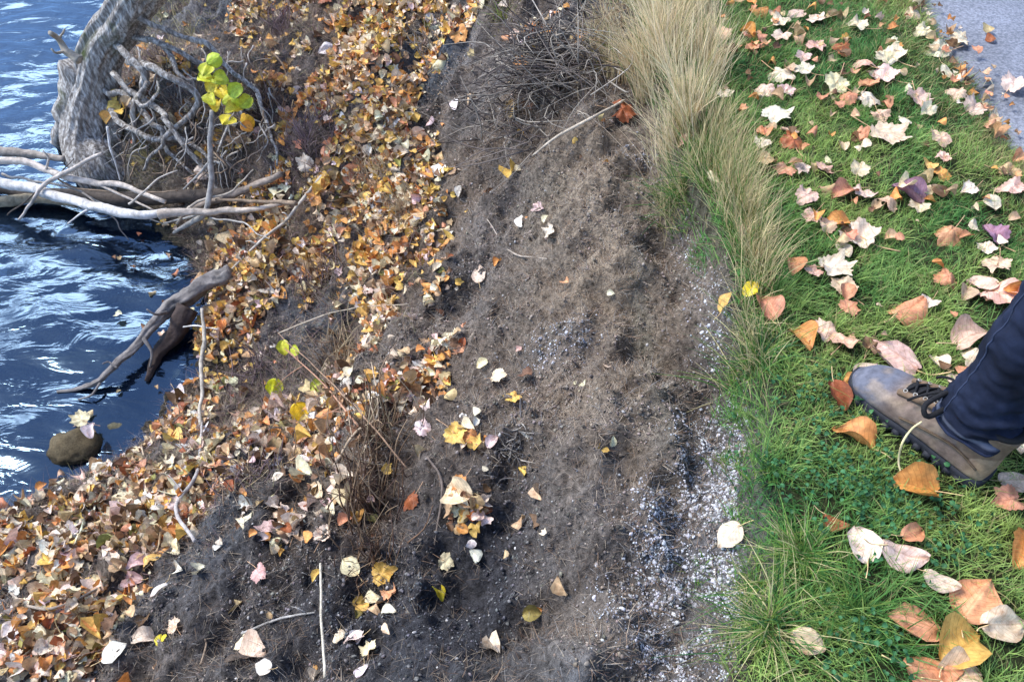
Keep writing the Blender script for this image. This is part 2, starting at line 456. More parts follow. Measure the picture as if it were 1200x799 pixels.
def path_mat():
    m, N, L = new_mat('worn_asphalt')
    out = N.new('ShaderNodeOutputMaterial'); bs = N.new('ShaderNodeBsdfPrincipled')
    geo = N.new('ShaderNodeNewGeometry')
    nz = N.new('ShaderNodeTexNoise'); nz.inputs['Scale'].default_value = 130; nz.inputs['Detail'].default_value = 3
    L.new(geo.outputs['Position'], nz.inputs['Vector'])
    rp = N.new('ShaderNodeValToRGB'); e = rp.color_ramp.elements
    e[0].position = 0.35; e[0].color = (0.085, 0.095, 0.12, 1); e[1].position = 0.68; e[1].color = (0.20, 0.215, 0.26, 1)
    L.new(nz.outputs['Fac'], rp.inputs['Fac'])
    n2 = N.new('ShaderNodeTexNoise'); n2.inputs['Scale'].default_value = 3; n2.inputs['Detail'].default_value = 4
    L.new(geo.outputs['Position'], n2.inputs['Vector'])
    r2 = N.new('ShaderNodeMapRange'); r2.inputs['From Min'].default_value = 0.35; r2.inputs['From Max'].default_value = 0.7
    r2.inputs['To Min'].default_value = 0.8; r2.inputs['To Max'].default_value = 1.35
    L.new(n2.outputs['Fac'], r2.inputs['Value'])
    mu = N.new('ShaderNodeVectorMath'); mu.operation = 'SCALE'
    L.new(rp.outputs['Color'], mu.inputs[0]); L.new(r2.outputs['Result'], mu.inputs['Scale'])
    L.new(mu.outputs['Vector'], bs.inputs['Base Color']); bs.inputs['Roughness'].default_value = 0.7
    bp = N.new('ShaderNodeBump'); bp.inputs['Distance'].default_value = 0.002; bp.inputs['Strength'].default_value = 0.7
    L.new(nz.outputs['Fac'], bp.inputs['Height']); L.new(bp.outputs['Normal'], bs.inputs['Normal'])
    L.new(bs.outputs['BSDF'], out.inputs['Surface'])
    return m
M_path = path_mat()

# ------------------------------------------------------------------ ground sheet
def dense_axis(lo, hi, step, far):
    a = [lo]; d = step
    while a[-1] > -far: d *= 1.08; a.append(a[-1] - d)
    b = [hi]; d = step
    while b[-1] < far: d *= 1.08; b.append(b[-1] + d)
    return np.array(sorted(a[1:]) + list(np.arange(lo, hi, step)) + b)

def zone(x, y, blobs):
    """soft world-space patches, given by the spot where each lies"""
    w = np.zeros_like(x)
    for bx, by, rx, ry, a in blobs:
        w = w + a * np.exp(-((x - bx) / rx) ** 2 - ((y - by) / ry) ** 2)
    return w
def blobs(lst):
    out = []
    for px, py, rx, ry, a in lst:
        p = on_ground(px, py)[0]; d = float(depth_of(p))
        out.append((p[0], p[1], rx * d / F, ry * d / F * 1.25, a))
    return out

Z_tan = blobs([(700, 200, 90, 90, .9), (690, 330, 110, 70, .7), (660, 520, 90, 90, .5), (740, 430, 60, 120, .5), (700, 740, 70, 40, .5)])
Z_dark = blobs([(560, 640, 70, 90, .9), (400, 720, 120, 70, .9), (250, 680, 90, 60, .6), (490, 760, 90, 60, .7), (540, 350, 40, 40, .4), (820, 440, 40, 60, .4), (560, 730, 60, 60, .6), (620, 560, 50, 60, .4)])
Z_red = blobs([(435, 590, 30, 70, .9), (330, 250, 80, 120, .6), (370, 80, 60, 120, .4), (260, 420, 60, 60, .4), (440, 500, 50, 50, .5)])
Z_gravel = blobs([(855, 560, 55, 75, 1.25), (840, 650, 75, 65, 1.3), (800, 730, 75, 65, 1.05), (835, 370, 18, 50, .4), (752, 190, 18, 26, .55), (882, 500, 16, 26, .7), (795, 290, 12, 50, .2), (650, 410, 50, 25, .3), (800, 790, 60, 40, .5), (720, 560, 40, 60, .12)])
Z_litter = blobs([(200, 110, 60, 40, .28), (250, 170, 50, 40, .3), (180, 60, 40, 30, .25), (330, 110, 90, 70, .30), (300, 250, 60, 50, .45), (400, 480, 70, 50, .5), (385, 560, 50, 40, .45), (300, 520, 70, 40, .5), (380, 250, 60, 90, .4), (480, 470, 40, 60, .35), (40, 640, 70, 60, .85), (60, 750, 90, 70, .7), (180, 520, 80, 50, .9), (140, 620, 90, 60, .9), (230, 570, 80, 60, .8), (280, 320, 60, 60, .9), (260, 400, 40, 50, .5),
                  (330, 620, 70, 30, .45), (430, 60, 100, 70, 1), (330, 10, 80, 50, .8), (470, 10, 60, 40, .9), (440, 170, 60, 70, .95), (460, 270, 60, 70, .9), (430, 370, 50, 60, .8), (500, 330, 40, 50, .5), (460, 440, 60, 40, .6),
                  (550, 520, 30, 40, .45), (520, 400, 30, 40, .3), (120, 120, 30, 18, .7), (340, 480, 50, 40, .5), (170, 590, 80, 50, .5), (430, 680, 22, 40, .5), (550, 590, 25, 30, .4), (330, 330, 60, 60, .35), (560, 20, 50, 40, .3), (640, 30, 60, 25, .25)])

print('ground')
gx = dense_axis(-2.75, 1.50, 0.0105, 45); gy = dense_axis(0.30, 3.9, 0.0125, 45)
X, Y = np.meshgrid(gx, gy)
Zg = height(X, Y)
s = bank_s(X, Y)
base = np.array([0.128, 0.113, 0.103])[None, None] * np.ones(X.shape + (1,))
nz = (fbm(X, Y, 5, 4, 70) * 0.5 + 0.5)[..., None]
base = base * (0.45 + 1.1 * nz); st_ = fbm(X * 3.0, Y * .7, 9, 4, 72)[..., None]; base = base * (1 + .55 * st_); hue = fbm(X, Y, 2.6, 3, 71)[..., None]; base = base * (1 + np.clip(hue, -.5, .5) * np.array([.45, .12, -.25]))
def mixc(b, w, c):
    w = np.clip(w, 0, 1)[..., None]
    return b * (1 - w) + np.array(c) * w
base = mixc(base, zone(X, Y, Z_tan), (0.29, 0.225, 0.160))
base = mixc(base, zone(X, Y, Z_red) * 0.8, (0.11, 0.062, 0.035))
base = mixc(base, zone(X, Y, Z_dark) * 0.9, (0.050, 0.049, 0.054))
base = mixc(base, zone(X, Y, blobs([(752, 400, 14, 90, .8), (780, 500, 30, 50, .5), (640, 250, 30, 40, .3), (200, 130, 70, 60, .8)])) * .7, (0.20, 0.195, 0.15))
base = mixc(base, zone(X, Y, Z_gravel) * 0.5, (0.15, 0.145, 0.145))
lawnw = 1 - smooth(-0.02, 0.02, s)
base = mixc(base, lawnw, (0.045, 0.055, 0.022))
base = mixc(base, smooth(0.97, 1.05, s), (0.06, 0.058, 0.035))
base = mixc(base, (1 - smooth(WATER_Z + .012, WATER_Z + .07, Zg)) * (s > .3) * .75, (0.035, 0.032, 0.024))
base = mixc(base, smooth(PATH_X - 0.1, PATH_X, X) * (1 - smooth(4.15, 4.3, X)), (0.12, 0.11, 0.09))
ny, nx = X.shape
ii, jj = np.meshgrid(np.arange(ny - 1), np.arange(nx - 1), indexing='ij')
quads = np.stack([ii * nx + jj, ii * nx + jj + 1, (ii + 1) * nx + jj + 1, (ii + 1) * nx + jj], -1).reshape(-1, 4)
mb = MB(); mb.add(np.stack([X, Y, Zg], -1).reshape(-1, 3), quads, base.reshape(-1, 3))
tag(mb.build('ground', M_soil), kind='structure')

# water sheet with low waves
wx = -dense_axis(0, 3.4, 0.03, 45)[::-1] - 0.9; wy = dense_axis(0.2, 6.0, 0.03, 45)
wx = wx[wx < -0.9]
X, Y = np.meshgrid(wx, wy)
Zw = WATER_Z + 0.006 * fbm(X * 0.8, Y * 1.6, 4, 3, 90) * 2
ny, nx = X.shape
ii, jj = np.meshgrid(np.arange(ny - 1), np.arange(nx - 1), indexing='ij')
quads = np.stack([ii * nx + jj, ii * nx + jj + 1, (ii + 1) * nx + jj + 1, (ii + 1) * nx + jj], -1).reshape(-1, 4)
mb = MB(); mb.add(np.stack([X, Y, Zw], -1).reshape(-1, 3), quads)
tag(mb.build('river_water', M_water), kind='structure')

# paved path
yy = np.concatenate([np.arange(-40, 0, 2.0), np.arange(0, 4, 0.02), np.arange(4, 42, 2.0)])
xe_ = PATH_X + 0.018 * fbm(yy * 0, yy, 6, 4, 61)
rows = np.stack([xe_, xe_ + 0.015, np.full_like(yy, 2.2), np.full_like(yy, 4.2)], -1)
zs = np.array([-0.036, -0.012, -0.006, -0.012])
P = np.stack([rows, np.repeat(yy[:, None], 4, 1), np.tile(zs, (len(yy), 1))], -1)
ii, jj = np.meshgrid(np.arange(len(yy) - 1), np.arange(3), indexing='ij')
quads = np.stack([ii * 4 + jj, ii * 4 + jj + 1, (ii + 1) * 4 + jj + 1, (ii + 1) * 4 + jj], -1).reshape(-1, 4)
mb = MB(); mb.add(P.reshape(-1, 3), quads)
tag(mb.build('path', M_path), kind='structure')

# ------------------------------------------------------------------ leaf shapes
def ovate(nt, na, wide, tip, curl, fold, seed, heart=0.0):
    """broad rounded blade along +y, unit length, centred on its middle"""
    u = np.linspace(0.03, .97, nt); t = (1 - np.cos(np.pi * u)) / 2
    a = np.linspace(-1, 1, na)
    T, A = np.meshgrid(t, a, indexing='ij')
    w = 2 * np.sqrt(np.clip(T * (1 - T), 0, 1)) * (1 + .30 * (0.5 - T)) * (1 - (.25 + tip) * smooth(.6, 1.0, T)) * wide * 1.08
    w = np.maximum(w, 0.01)
    x = w * A * 0.5; y = T - 0.5 - heart * (np.abs(A) ** 1.5) * (1 - T) ** 3
    x = x * (1 + 0.20 * fbm(T + seed, A * 0 + np.sign(A), 5, 3, seed)); x = x + .05 * (seed % 3 - 1) * np.sin(T * 3)
    z = fold * np.abs(A) * w * 0.4 + curl * (A * w) ** 2 * 0.9 - curl * 0.55 * (T - 0.45) ** 2 + 0.13 * fbm(T + seed, A, 1.9, 3, seed)
    v = np.stack([x, y, z], -1).reshape(-1, 3)
    i, j = np.meshgrid(np.arange(nt - 1), np.arange(na - 1), indexing='ij')
    f = np.stack([i * na + j, i * na + j + 1, (i + 1) * na + j + 1, (i + 1) * na + j], -1).reshape(-1, 4)
    vein = np.where(np.abs(A) < 0.12, 1.15, 1.0) * (1 - 0.2 * (np.abs(A) > 0.85)) * (1 - 0.18 * (T > 0.9)) * (1 + 0.06 * np.sin(T * 42 - np.abs(A) * 9))
    col = np.repeat(vein.reshape(-1, 1), 3, 1)
    return v, f, col
def lobed(nr, na, curl, seed):
    """maple-like blade: broad pointed lobes, crumpled"""
    a = np.linspace(0, 2 * np.pi, na, endpoint=False)
    rs = np.random.default_rng(seed)
    lob = [(math.pi / 2, 1.0, .50), (math.pi / 2 + 0.95, .88, .46), (math.pi / 2 - 0.95, .88, .46), (math.pi / 2 + 1.9, .68, .42), (math.pi / 2 - 1.9, .68, .42)]
    R = np.full(na, 0.62)
    for c, r, w in lob:
        r = r * rs.uniform(.72, 1.0)
        d = np.abs((a - c + np.pi) % (2 * np.pi) - np.pi)
        R = np.maximum(R, r * (1 - .48 * np.clip(d / w, 0, 1) ** .8) * (d < w))
    d = np.abs((a - 3 * math.pi / 2 + np.pi) % (2 * np.pi) - np.pi)
    R = R * (1 - 0.35 * np.exp(-(d / 0.3) ** 2)) * (1 + 0.05 * np.sin(a * 19 + seed) + .16 * fbm(a * 2 + seed, a * 0, 1.5, 3, seed))
    k = np.linspace(0, 1, nr + 1)[1:]
    KR = k[:, None] * R[None, :] * 0.62
    x = KR * np.cos(a); y = KR * np.sin(a)
    z = curl * (x * x * 1.1 + 0.3 * y * y) + 0.20 * fbm(x + seed, y, 2.4, 3, seed) + 0.035 * k[:, None] * np.sin(a * 5 + seed)
    v = np.concatenate([[[0, 0, z[0].mean()]], np.stack([x, y, z], -1).reshape(-1, 3)])
    j = np.arange(na)
    f3 = np.stack([np.zeros(na, int), 1 + j, 1 + (j + 1) % na], -1)
    i, j = np.meshgrid(np.arange(nr - 1), np.arange(na), indexing='ij')
    f4 = np.stack([1 + i * na + j, 1 + (i + 1) * na + j, 1 + (i + 1) * na + (j + 1) % na, 1 + i * na + (j + 1) % na], -1).reshape(-1, 4)
    cc = np.concatenate([[1.15], (1.1 - 0.25 * k[:, None] ** 2 + 0.06 * np.cos(a * 5)[None]).ravel()])
    return v, f3, f4, np.repeat(cc[:, None], 3, 1)

def leaf_frame(n, yaw, tilt, tiltdir):
    """rotation matrices: z along surface normal tilted a little, y turned by yaw"""
    n = n + np.stack([np.cos(tiltdir), np.sin(tiltdir), np.zeros_like(tilt)], -1) * np.tan(tilt)[:, None]
    n = n / np.linalg.norm(n, axis=1, keepdims=True)
    d = np.stack([np.cos(yaw), np.sin(yaw), np.zeros_like(yaw)], -1)
    d = d - n * np.sum(d * n, 1, keepdims=True); d /= np.linalg.norm(d, axis=1, keepdims=True)
    xax = np.cross(d, n)
    return np.stack([xax, d, n], -1)        # columns

def scatter_template(mb, v, f, pos, R, scl, col, vcol=None):
    n = len(pos); m = len(v)
    V = np.einsum('nij,mj->nmi', R, v) * scl[:, None, None] + pos[:, None, :]
    Fc = (f[None] + (np.arange(n) * m)[:, None, None]).reshape(-1, f.shape[1])
    C_ = np.repeat(col[:, None, :], m, 1)
    if vcol is not None: C_ = C_ * vcol[None]
    mb.add(V.reshape(-1, 3), Fc, C_.reshape(-1, 3))

CREAM, TAN, ORANGE, GOLD, PINK, WHITE = (.78, .66, .46), (.54, .38, .21), (.68, .31, .09), (.74, .47, .12), (.72, .46, .34), (.86, .80, .70)
RUST, BROWN, YELLOW, MAUVE, SALMON, OLIVE, PALEPINK = (.36, .11, .04), (.17, .09, .045), (.78, .60, .04), (.32, .17, .21), (.64, .30, .16), (.28, .25, .07), (.78, .60, .50)

# ------------------------------------------------------------------ the larger leaves, one object each
OV = []; LB = []
for k in range(13):
    v, f, c = ovate(13, 11, ([.78, .66, .85, .62, .88, .72, .8] * 2)[k], ([.1, .3, .0, .2, .1, .2, .3, .4] * 2)[k], ([.4, -.35, .5, .25, -.45, .6, .15, -.2, .7] * 2)[k], ([.08, -.1, .05, .18, 0, .12, -.1, .2, -.12, .1, .15] * 2)[k], 100 + k, heart=.09)
    m_ = MB(); m_.add(v, f, c); me = m_.mesh('leaf_blade'); me.materials.append(M_leaf)
    sm = tube(spline([(0, -.47, v[4, 2]), (0.03 * (k % 7 - 3), -.75, .0), (0.07 * (k % 7 - 3), -1.0, .03 * (k % 7))], 7), [.016, .011, .014], 5, c=(.7, .5, .25)).mesh('leaf_stem')
    sm.materials.append(M_stem); OV.append((me, sm))
for k in range(11):
    v, f3, f4, c = lobed(6, 66, ([.5, -.7, .9, .7, -.4, 1.3, .2] * 2)[k], 200 + k)
    m_ = MB(); m_.add(v, f4, c); m_.f.append(f3); me = m_.mesh('leaf_blade'); me.materials.append(M_leaf)
    sm = tube(spline([(0, -.02, 0.01), (0.02 * (k % 6 - 3), -.4, -.03), (0.06 * (k % 6 - 2), -.85, .05)], 7), [.013, .010, .013], 5, c=(.6, .36, .2)).mesh('leaf_stem')
    sm.materials.append(M_stem); LB.append((me, sm))

# px, py, size in px, shape (o ovate, l lobed), colour, colour word
G = [(890,11,22,'o',ORANGE,'orange'),(845,41,26,'l',PINK,'pink'),(877,39,18,'o',ORANGE,'orange'),(881,56,20,'l',SALMON,'salmon'),(913,27,24,'l',CREAM,'cream'),
(932,17,22,'o',PALEPINK,'pale pink'),(917,41,26,'l',PALEPINK,'pale pink'),(958,22,24,'l',CREAM,'cream'),(980,20,20,'o',TAN,'tan'),(1005,31,28,'l',WHITE,'whitish'),
(986,57,26,'l',RUST,'rust red'),(956,54,30,'l',PINK,'pink'),(941,66,22,'l',PALEPINK,'pale pink'),(915,86,32,'l',WHITE,'whitish'),(943,82,26,'l',CREAM,'cream'),
(896,105,28,'l',PALEPINK,'pale pink'),(921,106,24,'l',PALEPINK,'pale pink'),(980,98,36,'l',CREAM,'cream'),(1014,74,34,'l',PINK,'pink'),(1044,66,36,'l',CREAM,'cream'),
(1036,88,38,'l',PALEPINK,'pale pink'),(1018,98,28,'l',SALMON,'salmon'),(1018,115,34,'l',CREAM,'cream'),(994,113,26,'l',SALMON,'salmon'),(1076,113,30,'l',PALEPINK,'pale pink'),
(1088,128,24,'l',CREAM,'cream'),(1031,134,24,'l',PALEPINK,'pale pink'),(1039,157,50,'l',WHITE,'whitish'),(909,136,40,'l',WHITE,'whitish'),(924,152,24,'o',PALEPINK,'pale pink'),
(930,166,34,'l',RUST,'rust red'),(896,188,32,'l',TAN,'tan'),(893,168,22,'l',CREAM,'cream'),(921,198,28,'l',SALMON,'salmon'),(940,197,24,'l',PALEPINK,'pale pink'),
(967,199,26,'l',PINK,'pink'),(1007,199,26,'l',WHITE,'whitish'),(970,187,12,'o',CREAM,'cream'),(988,170,14,'o',WHITE,'whitish'),(1059,141,16,'o',WHITE,'whitish'),
(1101,163,30,'l',PINK,'pink'),(1106,184,20,'l',PINK,'pink'),(1090,193,20,'o',GOLD,'golden'),(1102,204,28,'l',ORANGE,'orange'),(1187,222,34,'l',PINK,'pink'),
(1180,200,26,'l',TAN,'tan'),(988,226,32,'o',SALMON,'salmon'),(1012,227,32,'l',PALEPINK,'pale pink'),(1041,235,32,'l',PINK,'pink'),(1063,226,36,'o',MAUVE,'mauve'),
(1076,242,26,'l',CREAM,'cream'),(1088,220,20,'o',PALEPINK,'pale pink'),(945,231,32,'l',PALEPINK,'pale pink'),(952,252,28,'l',PINK,'pink'),(967,266,24,'l',PINK,'pink'),
(979,259,28,'o',ORANGE,'orange'),(1007,277,50,'l',WHITE,'whitish'),(990,293,24,'o',CREAM,'cream'),(1112,273,38,'l',SALMON,'salmon'),(1103,222,20,'o',BROWN,'brown'),
(1137,222,24,'l',WHITE,'whitish'),(1165,238,22,'o',CREAM,'cream'),(1165,277,36,'l',MAUVE,'mauve'),(1157,291,24,'l',CREAM,'cream'),
(1071,17,20,'l',PALEPINK,'pale pink'),(1082,38,24,'l',CREAM,'cream'),(1101,60,30,'l',WHITE,'whitish'),(1112,85,20,'o',CREAM,'cream'),(1120,109,28,'l',PALEPINK,'pale pink'),
(1140,127,30,'l',PALEPINK,'pale pink'),(1168,143,30,'l',WHITE,'whitish'),(1187,160,26,'l',WHITE,'whitish'),(1187,100,32,'l',WHITE,'whitish'),(1123,47,26,'l',CREAM,'cream'),(1161,43,11,'o',RUST,'rust red'),
(928,312,26,'o',SALMON,'salmon'),(954,318,26,'l',PINK,'pink'),(977,313,44,'l',WHITE,'whitish'),(989,336,34,'l',PALEPINK,'pale pink'),(994,361,26,'l',SALMON,'salmon'),
(900,358,34,'o',SALMON,'salmon'),(851,353,24,'o',GOLD,'golden'),(881,338,22,'o',YELLOW,'yellow'),(941,396,34,'o',ORANGE,'orange'),(964,388,36,'l',PALEPINK,'pale pink'),
(989,401,40,'l',PINK,'pink'),(1020,405,26,'l',BROWN,'brown'),(1048,415,56,'o',PALEPINK,'pale pink'),(1066,360,42,'o',SALMON,'salmon'),(1089,354,28,'l',CREAM,'cream'),
(1101,423,24,'o',CREAM,'cream'),(1110,327,30,'l',SALMON,'salmon'),(1150,331,30,'o',WHITE,'whitish'),(1170,342,58,'l',PINK,'pink'),(1132,344,24,'o',TAN,'tan'),
(1144,392,54,'o',PINK,'pink'),(1142,415,34,'l',WHITE,'whitish'),(1136,431,26,'o',SALMON,'salmon'),(1168,310,36,'l',PALEPINK,'pale pink'),(1123,446,26,'o',WHITE,'whitish'),
(1003,446,32,'o',ORANGE,'orange'),(1018,434,30,'o',WHITE,'whitish'),(984,464,34,'o',RUST,'rust red'),(1001,508,46,'o',ORANGE,'orange'),(1071,568,50,'o',ORANGE,'orange'),
(980,610,28,'o',RUST,'rust red'),(1010,635,42,'o',CREAM,'cream'),(1060,648,52,'o',WHITE,'whitish'),(1071,624,30,'o',SALMON,'salmon'),(1105,680,36,'o',WHITE,'whitish'),
(1146,699,56,'o',SALMON,'salmon'),(1180,731,52,'o',WHITE,'whitish'),(1070,728,56,'o',SALMON,'salmon'),(1130,757,62,'o',GOLD,'golden'),(1096,784,58,'o',SALMON,'salmon'),
(1128,793,46,'o',PALEPINK,'pale pink'),(949,752,36,'o',PALEPINK,'pale pink'),(854,629,34,'o',WHITE,'whitish'),(1190,562,34,'o',PALEPINK,'pale pink'),(1182,586,40,'l',SALMON,'salmon'),
(1198,646,44,'o',ORANGE,'orange'),(1192,520,26,'o',CREAM,'cream'),(806,140,36,'o',TAN,'tan'),(801,165,24,'l',PINK,'pink'),(838,208,20,'o',CREAM,'cream'),(850,110,20,'l',CREAM,'cream'),(868,215,18,'o',TAN,'tan'),(875,270,22,'l',PINK,'pink'),(887,300,18,'o',TAN,'tan')]
B = [(613,261,18,'o',WHITE,'whitish'),(648,276,19,'l',CREAM,'cream'),(563,321,20,'o',CREAM,'cream'),(535,126,18,'o',WHITE,'whitish'),(620,77,30,'l',ORANGE,'orange'),(601,127,22,'o',TAN,'tan'),
(728,131,34,'l',RUST,'rust red'),(586,445,24,'l',CREAM,'cream'),(601,471,24,'l',GOLD,'golden'),(538,577,34,'o',CREAM,'cream'),(553,606,36,'l',GOLD,'golden'),(568,603,20,'o',RUST,'rust red'),
(521,660,22,'l',CREAM,'cream'),(557,651,15,'o',WHITE,'whitish'),(485,587,26,'l',RUST,'rust red'),(512,698,20,'o',YELLOW,'yellow'),(541,568,22,'l',ORANGE,'orange'),
(140,765,30,'o',WHITE,'whitish'),(294,775,42,'o',PALEPINK,'pale pink'),(284,757,28,'o',CREAM,'cream'),(192,755,18,'o',YELLOW,'yellow'),(213,668,17,'o',WHITE,'whitish'),(258,643,14,'o',WHITE,'whitish'),(322,611,20,'o',CREAM,'cream'),(333,618,20,'o',CREAM,'cream'),
(347,625,22,'l',CREAM,'cream'),(380,628,24,'l',PALEPINK,'pale pink'),(386,606,16,'o',CREAM,'cream'),(327,562,14,'o',CREAM,'cream'),(318,588,14,'o',CREAM,'cream'),(307,672,24,'l',PINK,'pink'),
(310,784,20,'o',WHITE,'whitish'),(165,750,26,'o',PALEPINK,'pale pink'),(212,570,26,'l',WHITE,'whitish'),(198,600,26,'l',WHITE,'whitish'),(166,562,22,'l',GOLD,'golden'),(150,585,30,'l',CREAM,'cream'),
(100,590,34,'o',CREAM,'cream'),(75,663,40,'l',ORANGE,'orange'),(14,622,22,'o',CREAM,'cream'),(12,740,20,'o',PALEPINK,'pale pink'),(25,668,22,'o',CREAM,'cream'),(44,695,22,'o',CREAM,'cream'),(187,695,20,'o',WHITE,'whitish'),
(136,635,16,'o',CREAM,'cream'),(30,590,24,'l',SALMON,'salmon'),(15,772,34,'l',ORANGE,'orange'),(237,545,22,'l',YELLOW,'yellow'),(249,512,24,'l',ORANGE,'orange'),(212,466,20,'o',WHITE,'whitish'),
(415,753,22,'o',PALEPINK,'pale pink'),(422,748,18,'o',WHITE,'whitish'),(434,766,22,'l',CREAM,'cream'),(424,792,22,'o',WHITE,'whitish'),(400,750,20,'o',CREAM,'cream'),(458,720,18,'o',WHITE,'whitish'),(450,672,32,'l',GOLD,'golden'),(462,700,24,'l',SALMON,'salmon'),
(500,505,24,'l',PALEPINK,'pale pink'),(535,510,34,'l',GOLD,'golden'),(551,516,22,'l',ORANGE,'orange'),(528,468,16,'o',TAN,'tan'),(543,412,22,'l',SALMON,'salmon'),(484,376,22,'l',PALEPINK,'pale pink'),
(460,338,16,'o',WHITE,'whitish'),(431,107,16,'o',CREAM,'cream'),(468,100,22,'o',CREAM,'cream'),(451,115,24,'l',ORANGE,'orange'),(490,160,18,'o',PALEPINK,'pale pink'),(460,146,20,'l',WHITE,'whitish'),
(282,44,17,'o',CREAM,'cream'),(383,64,18,'o',WHITE,'whitish'),(350,62,18,'l',CREAM,'cream'),(347,112,13,'o',WHITE,'whitish'),(605,44,20,'l',PALEPINK,'pale pink'),(682,44,20,'l',ORANGE,'orange'),(702,47,20,'o',RUST,'rust red'),
(540,45,24,'l',ORANGE,'orange'),(607,203,11,'o',CREAM,'cream'),(505,148,12,'o',PALEPINK,'pale pink'),(540,226,12,'o',WHITE,'whitish'),(632,245,17,'l',PALEPINK,'pale pink'),(610,412,10,'o',PINK,'pink'),(566,430,14,'o',CREAM,'cream'),(470,480,18,'o',SALMON,'salmon'),
(95,492,24,'l',CREAM,'cream'),(108,503,16,'o',WHITE,'whitish'),(208,440,14,'o',CREAM,'cream'),(330,495,18,'o',PALEPINK,'pale pink'),(258,455,20,'l',OLIVE,'olive'),(282,487,24,'o',PINK,'pink')]

# fill up with medium-sized leaves of the litter band, found by sampling the band
cand = np.stack([rng.uniform(0, 640, 5000), rng.uniform(0, 799, 5000)], -1)
cp = on_ground(cand[:, 0], cand[:, 1])
cw = zone(cp[:, 0], cp[:, 1], Z_litter)
ok = (rng.uniform(0, 1, 5000) < cw * 0.8) & (cp[:, 2] > WATER_Z + 0.03)
taken = [(b[0], b[1]) for b in B]
extra = []
names = [(CREAM, 'cream'), (GOLD, 'golden'), (ORANGE, 'orange'), (TAN, 'tan'), (PALEPINK, 'pale pink'), (SALMON, 'salmon'), (WHITE, 'whitish'), (RUST, 'rust red')]
prob = np.array([.26, .16, .15, .16, .1, .07, .05, .05])
for k in np.where(ok)[0]:
    px, py = cand[k]
    if all((px - a) ** 2 + (py - b) ** 2 > 22 ** 2 for a, b in taken):
        c, w = names[rng.choice(8, p=prob)]
        taken.append((px, py))
        extra.append((px, py, float(rng.uniform(17, 25)) * (1.0 + 0.15 * (py > 550)), 'l' if rng.random() < .4 else 'o', c, w))
    if len(extra) + len(B) + len(G) >= 292: break

def ordinal(n): return ['nearest', 'second nearest', 'third nearest', 'fourth nearest', 'fifth nearest', 'sixth nearest', 'seventh nearest', 'eighth nearest', 'ninth nearest', 'tenth nearest'][min(n, 9)]
LM_G = [('the boot toe', 1003, 470), ('the boot heel', 1150, 565), ('the trouser cuff', 1120, 490), ('the tall straw-coloured grass', 790, 60), ('the paved path', 1150, 90), ('the large mauve leaf', 1063, 226),
        ('the two spiky grass tussocks', 915, 680), ('the big golden leaf', 1130, 757), ('the largest whitish lobed leaf', 1007, 277), ('the long hanging grass fringe', 870, 300)]
LM_B = [('the round boulder in the water', 90, 524), ('the forked wet log', 180, 400), ('the yellow-leaved sapling', 262, 105), ('the brush heap', 640, 90), ('the upright white stick', 380, 735), ('the red-brown weed clump', 430, 570),
        ('the bleached branches', 200, 245), ('the fallen yellow-leaved weed', 340, 460), ('the white gravel ledge', 840, 640), ('the leaning trunk', 120, 90), ('the dark bare soil hollow', 560, 660)]
def where(px, py, lms):
    best = min(lms, key=lambda q: (q[1] - px) ** 2 + (q[2] - py) ** 2)
    dx, dy = px - best[1], py - best[2]
    if abs(dx) > 2.2 * abs(dy): d = 'right of' if dx > 0 else 'left of'
    elif abs(dy) > 2.2 * abs(dx): d = 'below' if dy > 0 else 'above'
    else: d = ('below' if dy > 0 else 'above') + ' and ' + ('right of' if dx > 0 else 'left of')
    return d, best[0], math.hypot(dx, dy)

LEAFPOS = []
recs = []
def place_leaf(i, px, py, size, shape, col, word, lawn):
    p = on_ground(px, py)[0]
    if lawn: p = at_z(px, py, p[2] + 0.018)
    if lawn and col == WHITE: col = [(.80, .68, .54), (.76, .58, .42), (.78, .62, .47)][int(px) % 3]
    if lawn and col == PALEPINK: col = (.74, .53, .40)
    if lawn and p[0] > PATH_X + 0.03: p = at_z(px, py, 0.006)
    d = float(depth_of(p)); L = size * d / F
    n = normal(np.array([p[0]]), np.array([p[1]]), 0.04, False)
    lift = 0.010 if not lawn else 0.0
    if (px, py) in ((95, 492), (108, 503)):
        p = at_z(px, py, WATER_Z + 0.062); n = np.array([[0, 0, 1.0]]); lift = 0
    r = random.Random(int(px * 31 + py * 7))
    R = leaf_frame(n, np.array([r.uniform(0, 6.28)]), np.array([r.uniform(0, .35)]), np.array([r.uniform(0, 6.28)]))[0]
    me, sm = (OV if shape == 'o' else LB)[r.randrange(13 if shape == 'o' else 11)]
    k = L * (1.06 if shape == 'o' else 1.12)
    o = link('fallen_leaf', me)
    M4 = Matrix([[*R[0], 0], [*R[1], 0], [*R[2], 0], [0, 0, 0, 1]])
    o.matrix_world = Matrix.Translation((p[0] + n[0, 0] * lift, p[1] + n[0, 1] * lift, p[2] + n[0, 2] * lift)) @ M4 @ Matrix.Diagonal((k * r.uniform(.88, 1.1), k, k * r.uniform(.7, 1.3), 1))
    j = r.uniform(.86, 1.12)
    o.color = (min(col[0] * j, .9), min(col[1] * j * r.uniform(.92, 1.08), .85), min(col[2] * j * r.uniform(.85, 1.12), .8), 1)
    if size > 19:
        st = link('stem', sm); st.parent = o
    LEAFPOS.append((p[0], p[1], L * 0.5))
    surf = 'grass' if lawn else 'bank'
    if lawn and p[0] > PATH_X: surf = 'path'
    sz = 'tiny' if size < 16 else 'small' if size < 24 else 'medium' if size < 33 else 'large' if size < 48 else 'very large'
    dr, lm, dist = where(px, py, LM_G if lawn else LM_B)
    recs.append([o, sz, word, 'lobed' if shape == 'l' else 'oval', surf, dr, lm, dist])
for i, g in enumerate(G): place_leaf(i, *g, True)
